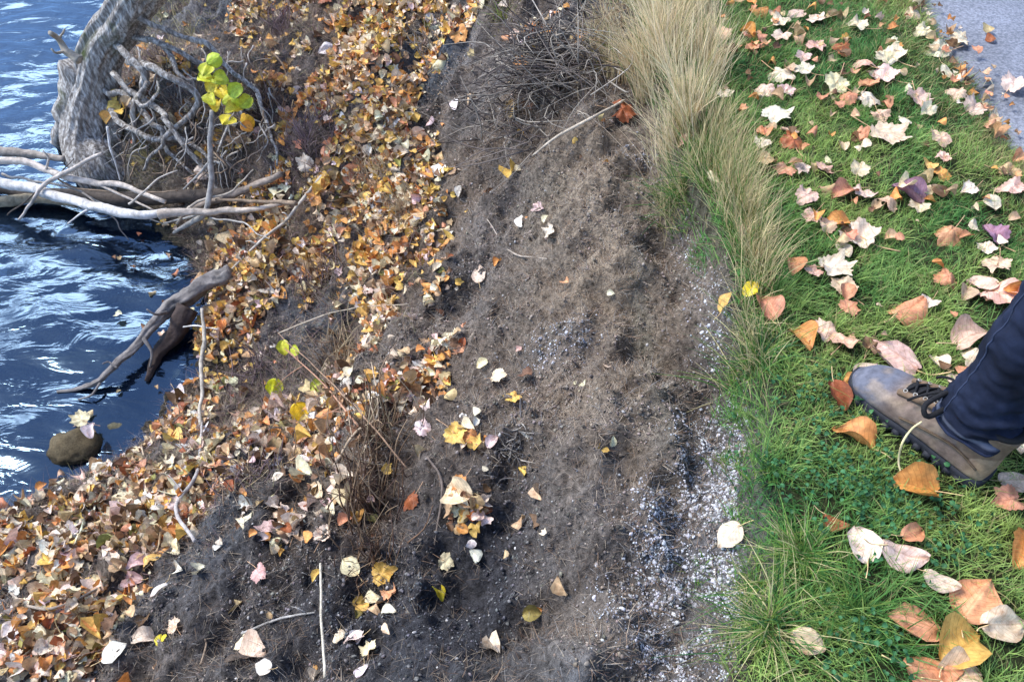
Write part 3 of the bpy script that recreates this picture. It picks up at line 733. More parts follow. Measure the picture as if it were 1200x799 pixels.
for i, g in enumerate(B + extra): place_leaf(i, *g, False)
same = {}
for r_ in recs: same.setdefault(tuple(r_[1:7]), []).append(r_)
for key, lst in same.items():
    lst.sort(key=lambda q: q[7])
    for k, r_ in enumerate(lst):
        sz, word, shp, surf, dr, lm = key
        txt = f"{sz} {word} {shp} leaf {dr} {lm}"
        if len(lst) > 1: txt = f"{sz} {word} {shp} leaf, {ordinal(k)} {dr} {lm}"
        tag(r_[0], txt, 'leaf', 'fallen autumn leaves on grass and path' if surf != 'bank' else 'fallen autumn leaves on the river bank')
print('leaves', len(recs))
LP = np.array(LEAFPOS)

# ------------------------------------------------------------------ leaf litter (past counting)
print('litter')
N = 200000
x = rng.uniform(-2.9, 0.6, N); y = rng.uniform(0.2, 5.2, N)
sv = bank_s(x, y)
w = zone(x, y, Z_litter)
clump = fbm(x, y, 9, 3, 21)
dens = np.clip(w * 1.1 + clump * 1.3 * np.minimum(w * 2, 1) - 0.22, 0, 1) ** 1.1
dens = np.maximum(dens, 0.045 * (sv > 0.45) * (clump > 0))
dens = np.maximum(dens, 0.006 * (sv > 0.1))
keep = (rng.uniform(0, 1, N) < dens * 0.62) & (sv > 0.06) & (height(x, y, False) > WATER_Z + 0.01)
x, y = x[keep], y[keep]; w = w[keep]
n = len(x); print('litter leaves', n)
z = height(x, y)
nr = normal(x, y, 0.03, False)
size = rng.uniform(0.018, 0.042, n) * rng.choice([1, 1, 1.3, .7], n)
# further small leaves and leaf scraps on the lawn and the path edge
M2 = 620
x2 = np.concatenate([rng.uniform(.62, 1.42, 420), rng.normal(1.40, .06, 200)]); y2 = np.concatenate([rng.uniform(1.0, 3.3, 420) ** 1.0, rng.uniform(1.5, 4.2, 200)])
kk = rng.uniform(0, 1, M2) < np.clip((y2 - .9) / 1.4, .12, 1); x2, y2 = x2[kk], y2[kk]
x = np.concatenate([x, x2]); y = np.concatenate([y, y2]); z = np.concatenate([z, np.where(x2 < PATH_X, height(x2, y2, False) + .016, .0)]); n2 = len(x2); n = len(x)
fy_ = rng.uniform(1.2, 2.7, 34); fx_ = shore_x(fy_) - rng.uniform(.02, .45, 34) ** 1.3
okf = height(fx_, fy_) < WATER_Z - .004; fx_, fy_ = fx_[okf], fy_[okf]
x = np.concatenate([x, fx_]); y = np.concatenate([y, fy_]); z = np.concatenate([z, np.full(len(fx_), WATER_Z + .004)]); n2 += len(fx_); n = len(x)
nr = np.concatenate([nr, np.tile([0, 0, 1.0], (n2, 1))]); size = np.concatenate([size, rng.uniform(.014, .042, n2)])
R = leaf_frame(nr, rng.uniform(0, 6.28, n), rng.uniform(0, 0.6, n), rng.uniform(0, 6.28, n))
pal = np.array([CREAM, GOLD, ORANGE, TAN, BROWN, PALEPINK, RUST, WHITE, SALMON, OLIVE])
gold_band = smooth(1.5, 2.1, y)             # the upper band is more golden, the lower paler
pr1 = np.array([.24, .08, .08, .20, .16, .08, .03, .06, .05, .02]); pr2 = np.array([.20, .22, .12, .20, .12, .06, .02, .02, .03, .01])
pick = np.array([rng.choice(10, p=(pr1 * (1 - g) + pr2 * g) / (pr1 * (1 - g) + pr2 * g).sum()) for g in gold_band])
pick[-n2:] = rng.choice([0, 3, 3, 3, 8, 8, 4, 2], n2)
col = pal[pick] * rng.uniform(.78, 1.15, (n, 1)) * rng.uniform(.92, 1.08, (n, 3))
pos = np.stack([x, y, z], -1) + nr * rng.uniform(0.002, 0.018, n)[:, None]
mb = MB()
tmpl = [ovate(6, 5, .8, .1, .7, .2, 300, .08), ovate(6, 5, .7, .3, -.6, .2, 301), ovate(6, 5, .9, 0, 1.1, 0, 302, .1), ovate(6, 5, .65, .2, .4, .4, 303), ovate(6, 5, .8, .2, -1.0, -.2, 304)]
lb = lobed(2, 20, 1.2, 305)
which = rng.integers(0, 7, n)
for k in range(5):
    q = which == k
    scatter_template(mb, tmpl[k][0], tmpl[k][1], pos[q], R[q], size[q], col[q], tmpl[k][2])
q = which >= 5
v, f3, f4, c = lb
nq = int(q.sum()); start = mb.n
scatter_template(mb, v, f4, pos[q], R[q], size[q] * 1.1, col[q], c)
mb.f.append((f3[None] + (np.arange(nq) * len(v))[:, None, None]).reshape(-1, 3) + start)
tag(mb.build('leaf_litter', M_leafstuff), 'dense carpet of small cream, gold and brown leaves over the river bank', 'leaf litter', kind='stuff')

# ------------------------------------------------------------------ blades of all sorts
def blades(mb, pos, nrm, length, width, leandir, lean, bend, col, tipcol=None, seg=3):
    n = len(pos)
    up = nrm * 0.4 + np.array([0, 0, 1.0]) * 0.6
    ld = np.stack([np.cos(leandir), np.sin(leandir), np.zeros(n)], -1)
    ax = up + ld * np.tan(lean)[:, None]; ax /= np.linalg.norm(ax, axis=1, keepdims=True)
    side = np.cross(ax, ld); side /= np.linalg.norm(side, axis=1, keepdims=True) + 1e-9
    tw = rng.uniform(-.9, .9, n)
    side = side * np.cos(tw)[:, None] + np.cross(ax, side) * np.sin(tw)[:, None]
    vs = []; cs = []
    tipcol = col if tipcol is None else tipcol
    for k in range(seg + 1):
        t = k / seg
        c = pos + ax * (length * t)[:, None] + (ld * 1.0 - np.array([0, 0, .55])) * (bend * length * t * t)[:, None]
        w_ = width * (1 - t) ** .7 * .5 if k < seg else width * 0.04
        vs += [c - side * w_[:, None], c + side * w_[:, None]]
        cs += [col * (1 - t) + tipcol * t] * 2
    V = np.stack(vs, 1).reshape(-1, 3); C_ = np.stack(cs, 1).reshape(-1, 3)
    m = 2 * (seg + 1)
    f = np.array([[2 * k, 2 * k + 1, 2 * k + 3, 2 * k + 2] for k in range(seg)])
    mb.add(V, (f[None] + (np.arange(n) * m)[:, None, None]).reshape(-1, 4), C_)

def near_leaf(x, y):
    out = np.ones_like(x)
    for lx, ly, r in LP:
        if lx < x.min() - .1 : continue
        d2 = (x - lx) ** 2 + (y - ly) ** 2
        out[d2 < (r * 0.95) ** 2] = 0.35
    return out

print('grass')
def lawn(N, xr, yr):
    x = rng.uniform(*xr, N); y = rng.uniform(*yr, N)
    sv = bank_s(x, y)
    rag = fbm(x, y, 14, 3, 55)
    pe = PATH_X - 0.02 + 0.05 * fbm(x * 0, y, 5, 3, 77)
    k = (sv < 0.012 + 0.022 * rag) & ((x < pe) | (x > 4.35))
    clump = fbm(x, y, 16, 3, 56)
    k &= rng.uniform(0, 1, N) < np.clip(0.85 + clump * 1.2, 0.22, 1)
    return x[k], y[k]
xs, ys = [], []
for N, xr, yr in ((190000, (0.36, 1.5), (0.3, 3.6)), (70000, (-.9, 1.5), (-.35, .35)), (34000, (-2.4, 1.5), (-1.8, -.35)), (60000, (0.2, 1.5), (3.55, 7.0)), (16000, (4.3, 6.5), (-1, 6))):
    a, b = lawn(N, xr, yr); xs.append(a); ys.append(b)
x = np.concatenate(xs); y = np.concatenate(ys); n = len(x); print('blades', n)
z = height(x, y, False)
patch = fbm(x, y, 4.5, 3, 57); patch2 = fbm(x, y, 22, 2, 58)
length = rng.uniform(0.018, 0.05, n) * (1 + 0.5 * patch2) * near_leaf(x, y)
footmask = ((x - .82) ** 2 + (y - .88) ** 2) < .09 ** 2
length[footmask] *= .4
g1, g2, g3 = np.array([0.085, 0.25, 0.06]), np.array([0.34, 0.46, 0.12]), np.array([0.42, 0.36, 0.16])
m_ = np.clip(0.42 + patch * 0.9 + patch2 * 0.3 + rng.normal(0, .18, n), 0, 1)[:, None]
col = g1 * (1 - m_) + g2 * m_
pedge = smooth(1.12, 1.40, x) * 0.5 + smooth(1.2, 3.0, y) * 0.25
straw = rng.uniform(0, 1, n) < 0.06 + np.clip(pedge, 0, .5) * 0.7 + 0.10 * np.clip(patch, 0, 1)
col[straw] = g3 * rng.uniform(.6, 1.1, (int(straw.sum()), 1))
col = col * rng.uniform(.7, 1.3, (n, 1))
nr = normal(x, y, .05, False)
ld = 3.5 * fbm(x, y, 10, 2, 59) + rng.normal(0, 1.4, n)
mb = MB()
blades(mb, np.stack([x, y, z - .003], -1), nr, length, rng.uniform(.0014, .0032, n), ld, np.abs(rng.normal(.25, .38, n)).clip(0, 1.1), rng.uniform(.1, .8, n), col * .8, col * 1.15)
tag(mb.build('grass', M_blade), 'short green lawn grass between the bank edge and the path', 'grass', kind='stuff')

# small round-leaved clover through the lawn
N = 16000
x = rng.uniform(.45, 1.35, N); y = rng.uniform(.35, 1.6, N)
cz = zone(x, y, blobs([(1010, 580, 60, 40, 1), (1060, 600, 60, 25, .6), (900, 560, 20, 30, .4), (1090, 650, 60, 30, .5), (1010, 760, 50, 30, .7), (960, 480, 50, 30, .4), (850, 530, 10, 30, .5)]))
k = (rng.uniform(0, 1, N) < cz * .8) & (bank_s(x, y) < 0.02) & (near_leaf(x, y) > .9); x, y = x[k], y[k]; n = len(x)
z = height(x, y, False) + rng.uniform(.012, .038, n)
R = leaf_frame(np.tile([0, 0, 1.0], (n, 1)), rng.uniform(0, 6.28, n), rng.uniform(0, .7, n), rng.uniform(0, 6.28, n))
v, f, c = ovate(4, 3, .85, 0, .5, .3, 310)
mb = MB(); scatter_template(mb, v, f, np.stack([x, y, z], -1), R, rng.uniform(.006, .012, n), np.array([.05, .16, .06]) * rng.uniform(.6, 1.5, (n, 1)), c)
tag(mb.build('clover', M_blade), 'low patch of tiny round green clover leaves in the lawn', 'clover', kind='stuff')

# tall straw-coloured grass on the brink
print('straw')
def strip(N, spec):
    P = []; 
    for px, py, rx, ry, a in spec:
        c = at_z(px, py, 0.0); d = float(depth_of(c))
        m = int(N * a); P.append(np.stack([rng.normal(c[0], rx * d / F, m), rng.normal(c[1], ry * d / F * 1.4, m)], -1))
    P = np.concatenate(P); return P[:, 0], P[:, 1]
mb = MB()
cl = np.stack(strip(60, [(775, 75, 13, 34, .24), (800, 135, 9, 22, .14), (752, 20, 20, 28, .2), (742, -50, 24, 40, .14), (825, 60, 14, 36, .12), (800, 10, 30, 26, .16)]), -1)
ci = rng.integers(0, len(cl), 5000); cdir = rng.uniform(0, 6.28, len(cl)); clen = rng.uniform(.7, 1.25, len(cl))
x = cl[ci, 0] + rng.normal(0, .022, 5000); y = cl[ci, 1] + rng.normal(0, .032, 5000); cI = ci
k = (bank_s(x, y) < 0.10); x, y, cI = x[k], y[k], cI[k]; n = len(x)
col = np.array([.88, .72, .44]) * rng.uniform(.55, 1.15, (n, 1)) * rng.uniform(.94, 1.06, (n, 3))
gr = rng.uniform(0, 1, n) < .08; col[gr] = np.array([.16, .22, .06])
L_ = rng.uniform(.09, .27, n) * (1 - .3 * (x > .6)) * clen[cI]
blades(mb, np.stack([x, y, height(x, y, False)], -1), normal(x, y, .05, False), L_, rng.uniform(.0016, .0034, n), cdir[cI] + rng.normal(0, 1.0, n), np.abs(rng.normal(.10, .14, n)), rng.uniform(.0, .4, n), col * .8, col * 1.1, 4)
tag(mb.build('tall_dry_grass', M_blade), 'tall straw-coloured dry grass standing along the brink at the top', 'tall grass', kind='stuff')
mb = MB()
x, y = strip(3100, [(845, 190, 18, 26, .22), (870, 260, 12, 30, .26), (882, 320, 9, 20, .14), (855, 225, 12, 20, .1), (800, 205, 10, 12, .09), (825, 150, 16, 22, .15), (880, 400, 8, 20, .06)])
k = (bank_s(x, y) < 0.06); x, y = x[k], y[k]; n = len(x)
col = np.array([.74, .60, .32]) * rng.uniform(.5, 1.15, (n, 1))
gr = rng.uniform(0, 1, n) < .28; col[gr] = np.array([.10, .20, .04]) * rng.uniform(.6, 1.5, (int(gr.sum()), 1))
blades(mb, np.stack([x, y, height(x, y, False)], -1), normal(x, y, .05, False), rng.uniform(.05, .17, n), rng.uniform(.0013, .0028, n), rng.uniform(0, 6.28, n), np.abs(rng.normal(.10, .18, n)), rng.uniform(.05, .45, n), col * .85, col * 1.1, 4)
tag(mb.build('hanging_grass_fringe', M_blade), 'long mixed green and straw grass fringe drooping over the bank edge', 'long grass', kind='stuff')

# tussocks, one thing each
def tussock(px, py, n, L, spread, cols, label, droop=.7, zlift=0):
    p = on_ground(px, py)[0]
    o_ = MB(); spread *= 1.6; a = rng.uniform(0, 6.28, n); r = np.abs(rng.normal(0, spread, n)); bias = rng.uniform(2.2, 4.2)
    x = r * np.cos(a); y = r * np.sin(a)
    pos = np.stack([x, y, height(p[0] + x, p[1] + y, False) - p[2] + zlift], -1)
    cc = np.array(cols)[rng.integers(0, len(cols), n)] * rng.uniform(.7, 1.25, (n, 1))
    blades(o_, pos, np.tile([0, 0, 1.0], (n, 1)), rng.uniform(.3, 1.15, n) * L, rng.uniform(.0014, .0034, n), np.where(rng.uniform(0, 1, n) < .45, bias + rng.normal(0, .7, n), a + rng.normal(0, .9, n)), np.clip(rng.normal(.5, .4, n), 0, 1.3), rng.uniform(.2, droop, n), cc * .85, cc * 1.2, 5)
    o = o_.build('grass_tussock', M_blade); o.location = p
    return tag(o, label, 'grass tussock', 'grass tussocks on the bank edge')
GRN, YGR, STR, DGR = (.07, .19, .035), (.20, .30, .06), (.58, .50, .25), (.035, .12, .04)
tussock(938, 655, 330, .085, .018, [GRN, YGR, YGR, STR], 'yellow-tipped spiky grass tussock below the boot toe, upper of the two beside the gravel')
tussock(897, 735, 380, .10, .020, [GRN, YGR, DGR, STR], 'spiky grass tussock spilling onto the gravel near the bottom edge, straw blades at its left')
tussock(1000, 720, 260, .085, .03, [GRN, GRN, YGR], 'flattened green grass tuft between the pale oval leaf and the large salmon leaf')
tussock(885, 430, 340, .10, .022, [GRN, DGR, YGR, STR], 'dark green grass tussock hanging over the hollow left of the boot', .9)
tussock(800, 215, 260, .10, .022, [GRN, DGR, GRN], 'dark green grass clump below the tall straw grass on the bank edge', .9)
tussock(905, 555, 160, .06, .02, [GRN, DGR, YGR], 'low green grass tuft at the turf edge beside the upper gravel')
tussock(850, 545, 90, .03, .012, [GRN, YGR], 'tiny green grass patch sprouting in the white gravel', .5)
tussock(822, 668, 60, .025, .012, [GRN, YGR], 'smallest green sprout in the white gravel, further from the turf', .5)
tussock(890, 690, 180, .07, .02, [GRN, YGR, STR], 'green grass tuft between the two spiky tussocks at the gravel')
tussock(590, 22, 140, .07, .03, [OLIVE, YGR, STR], 'olive green grass tuft above the brush heap at the top')
tussock(190, 20, 330, .10, .10, [OLIVE, (.10, .12, .05), STR], 'mossy olive grass growing on the bank right of the leaning trunk', .8)
tussock(225, 45, 260, .08, .09, [OLIVE, (.13, .12, .07), STR], 'dull olive and straw grass on the brow above the root tangle', .8)
tussock(175, 190, 200, .09, .04, [(.12, .14, .06), OLIVE, STR], 'olive grass tuft hanging over the bleached branches')

# dry thin stems and fibres over the whole bank
print('fibres')
N = 330000
x = rng.uniform(-2.6, .6, N); y = rng.uniform(.3, 4.2, N); sv = bank_s(x, y)
lit = zone(x, y, Z_litter); tanw = zone(x, y, Z_tan); dk = zone(x, y, Z_dark)
k = (sv > 0.004) & (sv < 1.0) & (rng.uniform(0, 1, N) < np.clip(.5 + .5 * fbm(x, y, 12, 3, 33) + .3 * tanw - .28 * dk, .06, 1))
x, y, sv, tanw, dk = x[k], y[k], sv[k], tanw[k], dk[k]; n = len(x); print('fibres', n)
nr = normal(x, y, .02)
down = np.arctan2(nr[:, 1], nr[:, 0])
fc = np.array([(.30, .24, .18), (.18, .14, .11), (.42, .34, .25), (.12, .08, .06), (.26, .17, .11), (.22, .21, .20)])
col = fc[rng.integers(0, 6, n)] * rng.uniform(.6, 1.2, (n, 1)) * (1 - .35 * np.clip(dk, 0, 1))[:, None]
mb = MB()
blades(mb, np.stack([x, y, height(x, y) + .001], -1), nr, rng.uniform(.008, .036, n), rng.uniform(.0006, .0015, n), down + rng.normal(0, 1.3, n), rng.uniform(.5, 1.3, n), rng.uniform(0, .5, n), col)
tag(mb.build('dry_rootlets', M_fibre), 'fine dry rootlets and dead grass fibres matting the bare bank', 'dead grass', kind='stuff')

N = 190000                                    # dead standing stems on the left slope
x = rng.uniform(-2.5, .2, N); y = rng.uniform(.6, 5.0, N); sv = bank_s(x, y)
up_ = .22 + .78 * smooth(1.0, 1.6, y)
k = (sv > 0.42 + .12 * fbm(x, y, 4, 2, 91)) & (sv < 1.0) & (rng.uniform(0, 1, N) < np.clip(.42 + 1.1 * fbm(x, y, 5, 3, 34), 0.03, 1) * up_ * (1 - .30 * np.clip(zone(x, y, Z_litter), 0, 1)))
x, y = x[k], y[k]; n = len(x); print('dead stems', n)
fc = np.array([(.34, .24, .17), (.20, .13, .11), (.46, .36, .24), (.26, .17, .16), (.17, .12, .12), (.22, .21, .10)])
col = fc[rng.integers(0, 6, n)] * rng.uniform(.6, 1.2, (n, 1))
mb = MB()
blades(mb, np.stack([x, y, height(x, y)], -1), normal(x, y, .03), rng.uniform(.025, .09, n), rng.uniform(.0008, .0019, n), rng.uniform(0, 6.28, n), rng.uniform(.1, 1.1, n), rng.uniform(0, .6, n), col, None, 4)
tag(mb.build('dead_grass', M_fibre), 'matted brown and purple-brown dead grass on the slope above the water', 'dead grass', kind='stuff')

# crumbs and gravel
def pebble_template(seed):
    bm = bmesh.new(); bmesh.ops.create_icosphere(bm, subdivisions=1, radius=.5)
    v = np.array([q.co[:] for q in bm.verts]); f = np.array([[q.index for q in fc_.verts] for fc_ in bm.faces]); bm.free()
    r = np.random.default_rng(seed)
    v = v * r.uniform(.65, 1.25, (len(v), 1)) * np.array([1, .8, .6]); return v, f
PT = [pebble_template(k) for k in range(5)]
def scatter_pebbles(mb, x, y, size, col, sink=.2):
    n = len(x); z = height(x, y) + size * (.3 - sink)
    R = leaf_frame(normal(x, y, .02, False), rng.uniform(0, 6.28, n), rng.uniform(0, .6, n), rng.uniform(0, 6.28, n))
    wh = rng.integers(0, 5, n)
    for k in range(5):
        q = wh == k; scatter_template(mb, PT[k][0], PT[k][1], np.stack([x, y, z], -1)[q], R[q], size[q], col[q])
N = 260000
x = rng.uniform(-2.0, .55, N); y = rng.uniform(.3, 3.4, N); sv = bank_s(x, y)
k = (sv > .002) & (sv < .95) & (rng.uniform(0, 1, N) < np.clip(.35 + .8 * fbm(x, y, 8, 3, 35) - .5 * zone(x, y, Z_litter), .03, 1))
x, y = x[k], y[k]; n = len(x); print('crumbs', n)
dk = np.clip(zone(x, y, Z_dark), 0, 1)[:, None]
col = (np.array([.17, .14, .115]) * (1 - dk) + np.array([.085, .085, .09]) * dk) * rng.uniform(.5, 1.9, (n, 1)) * rng.uniform(.93, 1.07, (n, 3))
sp_ = rng.uniform(0, 1, n) < .04; col[sp_] = np.array([.42, .40, .38]) * rng.uniform(.6, 1.2, (int(sp_.sum()), 1))
mb = MB(); scatter_pebbles(mb, x, y, rng.uniform(.0018, .007, n) * rng.choice([1, 1, 1, 1.8], n), col)
tag(mb.build('soil_crumbs', M_crumb, smooth_=False), 'loose crumbs of grey-brown soil scattered down the bare bank', 'soil', kind='stuff')
N = 260000
x = rng.uniform(-.1, .56, N); y = rng.uniform(.3, 2.6, N)
gz = zone(x, y, Z_gravel)
k = (bank_s(x, y) > .008) & (rng.uniform(0, 1, N) < np.clip(gz * (.62 + 1.6 * fbm(x, y, 11, 3, 36)), 0, 1) ** 1.3)
x, y = x[k], y[k]; n = len(x); print('gravel', n)
col = np.array([.62, .62, .65]) * (rng.uniform(.12, 1.0, (n, 1)) ** 1.2 + .35 * (rng.uniform(0, 1, (n, 1)) < .12)) * rng.uniform(.95, 1.05, (n, 3))
mb = MB(); scatter_pebbles(mb, x, y, rng.uniform(.0018, .006, n) * rng.choice([1, 1, 1, 1.5, 2.6], n, p=[.3, .3, .22, .15, .03]), col, .35)
tag(mb.build('white_gravel', M_crumb, smooth_=False), 'white and grey gravel spilling down from the turf edge', 'gravel', kind='stuff')

# ------------------------------------------------------------------ stump, roots, branches
print('wood')
GREY, PALE, DARKW, BRW = (.34, .32, .29), (.60, .57, .53), (.075, .06, .05), (.22, .16, .11)
def zpath(lst, n=30): return spline([at_z(a, b, c) for a, b, c in lst], n)
stump = empty('tree_trunk', tuple(at_z(98, 160, -0.95)))
so = np.array(stump.location)
tag(stump, 'pale grey furrowed old trunk leaning out of the bank at the water edge', 'tree trunk')
tp = spline([at_z(150, 215, -1.15), at_z(118, 190, -1.02), at_z(104, 150, -0.88), at_z(107, 100, -0.70), at_z(125, 55, -0.52), at_z(150, 8, -.33), at_z(178, -40, -.12), at_z(205, -90, .12)], 90) - so
tp = wob(tp, .02, 4, 77)
tube(tp, [.16, .145, .105, .085, .08, .09, .09, .08], 128, .34, 5, mb=None).build('trunk', M_bark, stump)
for k, pts in enumerate([[(105, 90, -.66), (88, 130, -.83), (79, 158, -1.0), (70, 172, -1.15)],
                         [(128, 60, -.5), (165, 80, -.52), (172, 110, -.62), (160, 140, -.75), (150, 170, -.9)],
                         [(140, 70, -.5), (200, 82, -.5), (225, 112, -.62), (210, 140, -.72), (190, 170, -.8), (175, 205, -.95)],
                         [(160, 30, -.36), (230, 50, -.45), (285, 95, -.6), (310, 150, -.70), (318, 190, -.76)],
                         [(112, 120, -.78), (135, 150, -.86), (120, 182, -.98)],
                         [(135, 90, -.6), (200, 140, -.70), (235, 185, -.82), (262, 225, -.93), (300, 232, -.95)],
                         [(170, 90, -.55), (160, 105, -.60), (172, 125, -.64), (190, 112, -.60), (180, 92, -.55)],
                         [(180, 50, -.45), (250, 80, -.55), (270, 130, -.66), (255, 175, -.76)],
                         [(130, 40, -.45), (190, 60, -.48), (210, 90, -.55), (240, 100, -.58)],
                         [(120, 130, -.78), (165, 160, -.8), (215, 165, -.78), (250, 195, -.85)],
                         [(115, 105, -.7), (150, 120, -.7), (185, 150, -.76), (200, 185, -.86), (228, 210, -.92)]]):
    pth = wob(spline([at_z(*q) for q in pts], 36), .05, 5, k) - so
    r0 = [.07, .020, .017, .013, .04, .014, .011, .012, .013, .015, .014][k]
    tube(pth, [r0, r0 * .8, r0 * .4], 12, .35, k + 20, ridges=5).build('root', M_bark, stump)
for k in range(150):                         # thin hanging roots
    a0 = rng.uniform(115, 320); b0 = rng.uniform(50, 190)
    g0 = on_ground(a0, b0)[0]; z0 = g0[2] + rng.uniform(.02, .12)
    pts = [at_z(a0, b0, z0), at_z(a0 + rng.uniform(-20, 20), b0 + rng.uniform(10, 25), z0 - .05), at_z(a0 + rng.uniform(-35, 35), b0 + rng.uniform(25, 50), z0 - .14)]
    cR_ = np.array([GREY, BRW, (.42, .38, .33), (.15, .12, .1)][k % 4])
    tube(wob(spline(pts, 14), .03, 8, k + 50) - so, [rng.uniform(.002, .005), .003, .0015], 5, .2, k, c=cR_).build('rootlet', M_wood, stump)

def branch(lst, radii, col, label, name='branch', sides=14, twigs=(), rough=.3, group=None, n=40, amp=.012, mat=None):
    P = zpath(lst, n); P = wob(P, amp, 6, int(abs(lst[0][0]) + lst[0][1]))
    o0 = P[0].copy(); o = tube(P - o0, radii, sides, rough, int(lst[0][1]), c=col).build(name, mat or M_wood); o.location = o0
    for t in twigs:
        Q = wob(zpath(t[0], 12), .004, 9, 3)
        tube(Q - o0, t[1], 6, .1, 2, c=col).build('twig', M_wood, o)
    return tag(o, label, name.replace('_', ' '), group)
BG = 'bare branches lying over the water'
branch([(-60, 197, -.93), (0, 212, -.93), (37, 220, -.93), (75, 232, -.92), (112, 242, -.91), (162, 251, -.90), (195, 250, -.9)], [.024, .023, .021, .017], PALE, 'thick bleached white branch crossing the water, lowest of the pale branches', twigs=[([(112, 242, -.91), (95, 250, -.93), (80, 262, -.98)], [.006, .003])], group=BG)
branch([(185, 252, -.9), (215, 248, -.9), (257, 247, -.9), (300, 245, -.88), (330, 240, -.86)], [.022, .014, .008], (.45, .38, .31), 'grey-brown branch continuing from the white one into the bank roots', group=BG)
branch([(-60, 188, -.85), (0, 189, -.85), (30, 190, -.85), (55, 200, -.86), (75, 207, -.86), (112, 214, -.87), (150, 220, -.87), (195, 236, -.88)], [.016, .015, .014, .009], (.52, .45, .38), 'crooked tan-grey branch above the thick white one, with a knot', twigs=[([(55, 198, -.85), (57, 185, -.8), (50, 176, -.76)], [.006, .003]), ([(112, 214, -.87), (150, 232, -.9), (180, 246, -.93)], [.007, .004])], group=BG)
branch([(122, 181, -.75), (90, 196, -.8), (57, 214, -.88), (40, 232, -.92), (22, 258, -1.08)], [.007, .010, .008, .005], (.48, .42, .36), 'thin pale stick crossing diagonally over both long branches', group=BG, sides=8)
branch([(-60, 172, -.95), (0, 178, -.95), (40, 182, -.96), (75, 186, -.95)], [.024, .02, .014], (.30, .26, .22), 'short grey log behind the branches at the photo edge', name='log', group=BG)
branch([(-50, 236, -1.06), (0, 237, -1.06), (45, 234, -1.05), (90, 240, -1.05)], [.028, .024, .015], (.26, .22, .15), 'mossy tan log floating under the white branch', name='log', group=BG)
branch([(-50, 226, -1.05), (0, 222, -1.05), (60, 228, -1.04), (120, 232, -1.0), (200, 232, -.97), (290, 225, -.93)], [.022, .026, .034, .024], DARKW, 'dark wet log in the shadow beneath the bleached branches', name='log', group=BG)
branch([(250, 130, -.55), (246, 177, -.70), (247, 215, -.82), (240, 247, -.92), (222, 262, -1.0), (205, 272, -1.08)], [.009, .012, .012, .009], GREY, 'upright forked grey root standing across the branch ends', name='root', twigs=[([(240, 247, -.92), (255, 260, -1), (272, 278, -1.05)], [.009, .004]), ([(235, 250, -.93), (215, 256, -1), (190, 262, -1.05)], [.007, .003]), ([(246, 190, -.74), (232, 205, -.8), (215, 222, -.88)], [.007, .003])])
branch([(124, 148, -.62), (130, 177, -.72), (140, 212, -.86)], [.006, .005, .003], PALE, 'short thin pale stick leaning upright on the crooked branch', sides=6, group=BG)
branch([(330, 205, -.75), (290, 222, -.86), (262, 233, -.9), (228, 243, -.95)], [.012, .016, .012], (.26, .21, .17), 'grey-brown branch slanting out of the bank to the forked root', group=BG)
branch([(345, 238, -.72), (310, 236, -.82), (255, 232, -.88)], [.01, .008, .005], BRW, 'thin brown twig poking from the bank above the grey root', sides=6, group=BG)
branch([(95, 72, -.35), (78, 60, -.32), (70, 47, -.28), (58, 38, -.22)], [.018, .013, .008], (.36, .31, .24), 'short broken side branch sticking out of the leaning trunk over the water', twigs=[([(78, 60, -.32), (66, 62, -.3), (60, 57, -.28)], [.006, .003]), ([(70, 47, -.28), (76, 34, -.22)], [.005, .003])])

for k, (lst, r_, c_, lab) in enumerate([
    ([(0, 203, -.92), (60, 214, -.93), (120, 236, -.95), (190, 262, -1.02)], .006, GREY, 'thin grey stick weaving just above the thick white branch'),
    ([(30, 186, -.88), (85, 218, -.9), (140, 226, -.9), (210, 224, -.86)], .005, BRW, 'thin brown stick tangled between the two pale branches'),
    ([(150, 236, -.86), (176, 222, -.8), (206, 200, -.72)], .005, (.45, .4, .34), 'short pale twig rising to the roots at the branch ends'),
    ([(10, 252, -1.03), (48, 222, -.92), (88, 186, -.8)], .004, DARKW, 'thin dark twig crossing behind the diagonal pale stick'),
    ([(205, 262, -.98), (232, 238, -.9), (270, 226, -.84), (296, 200, -.74)], .006, (.38, .33, .27), 'crooked grey twig climbing the bank from the forked root'),
    ([(250, 255, -.93), (285, 262, -.88), (318, 280, -.8)], .004, GREY, 'thin grey twig below the branch end on the leafy bank'),
    ([(95, 226, -.9), (130, 252, -.96), (150, 282, -1.06)], .004, (.32, .28, .24), 'thin twig hanging from the crooked branch to the water')]):
    branch(lst, [r_, r_ * .9, r_ * .5], c_, lab, name='stick', sides=6, group=BG, amp=.02)
wl_ = branch([(275, 318, -.92), (245, 332, -.95), (220, 349, -.98), (196, 366, -1.0), (169, 396, -1.02), (139, 431, -1.05), (118, 449, -1.075), (92, 456, -1.09), (62, 458, -1.09)], [.030, .037, .028, .018, .011, .010, .005], (.19, .17, .155), 'forked wet log reaching from the bank down into the water', name='log', sides=28, rough=.55, n=90, amp=.022, twigs=[([(196, 366, -.98), (182, 368, -.93), (172, 362, -.9)], [.007, .003]), ([(139, 431, -1.04), (128, 424, -1.02), (120, 426, -1.0)], [.005, .002]), ([(169, 396, -1.0), (178, 412, -1.03), (176, 430, -1.08)], [.008, .004]), ([(118, 449, -1.07), (108, 462, -1.07), (92, 468, -1.09)], [.006, .003])])
br = zpath([(222, 362, -1.0), (205, 388, -1.05), (184, 416, -1.08), (174, 446, -1.1)], 20) - np.array(wl_.location)
tube(wob(br, .02, 5, 4), [.036, .032, .02, .008], 18, .5, 9, c=(.05, .035, .03)).build('limb', M_wood, wl_)
for k in range(26):
    a0, b0 = rng.uniform(125, 185), rng.uniform(440, 480)
    pass
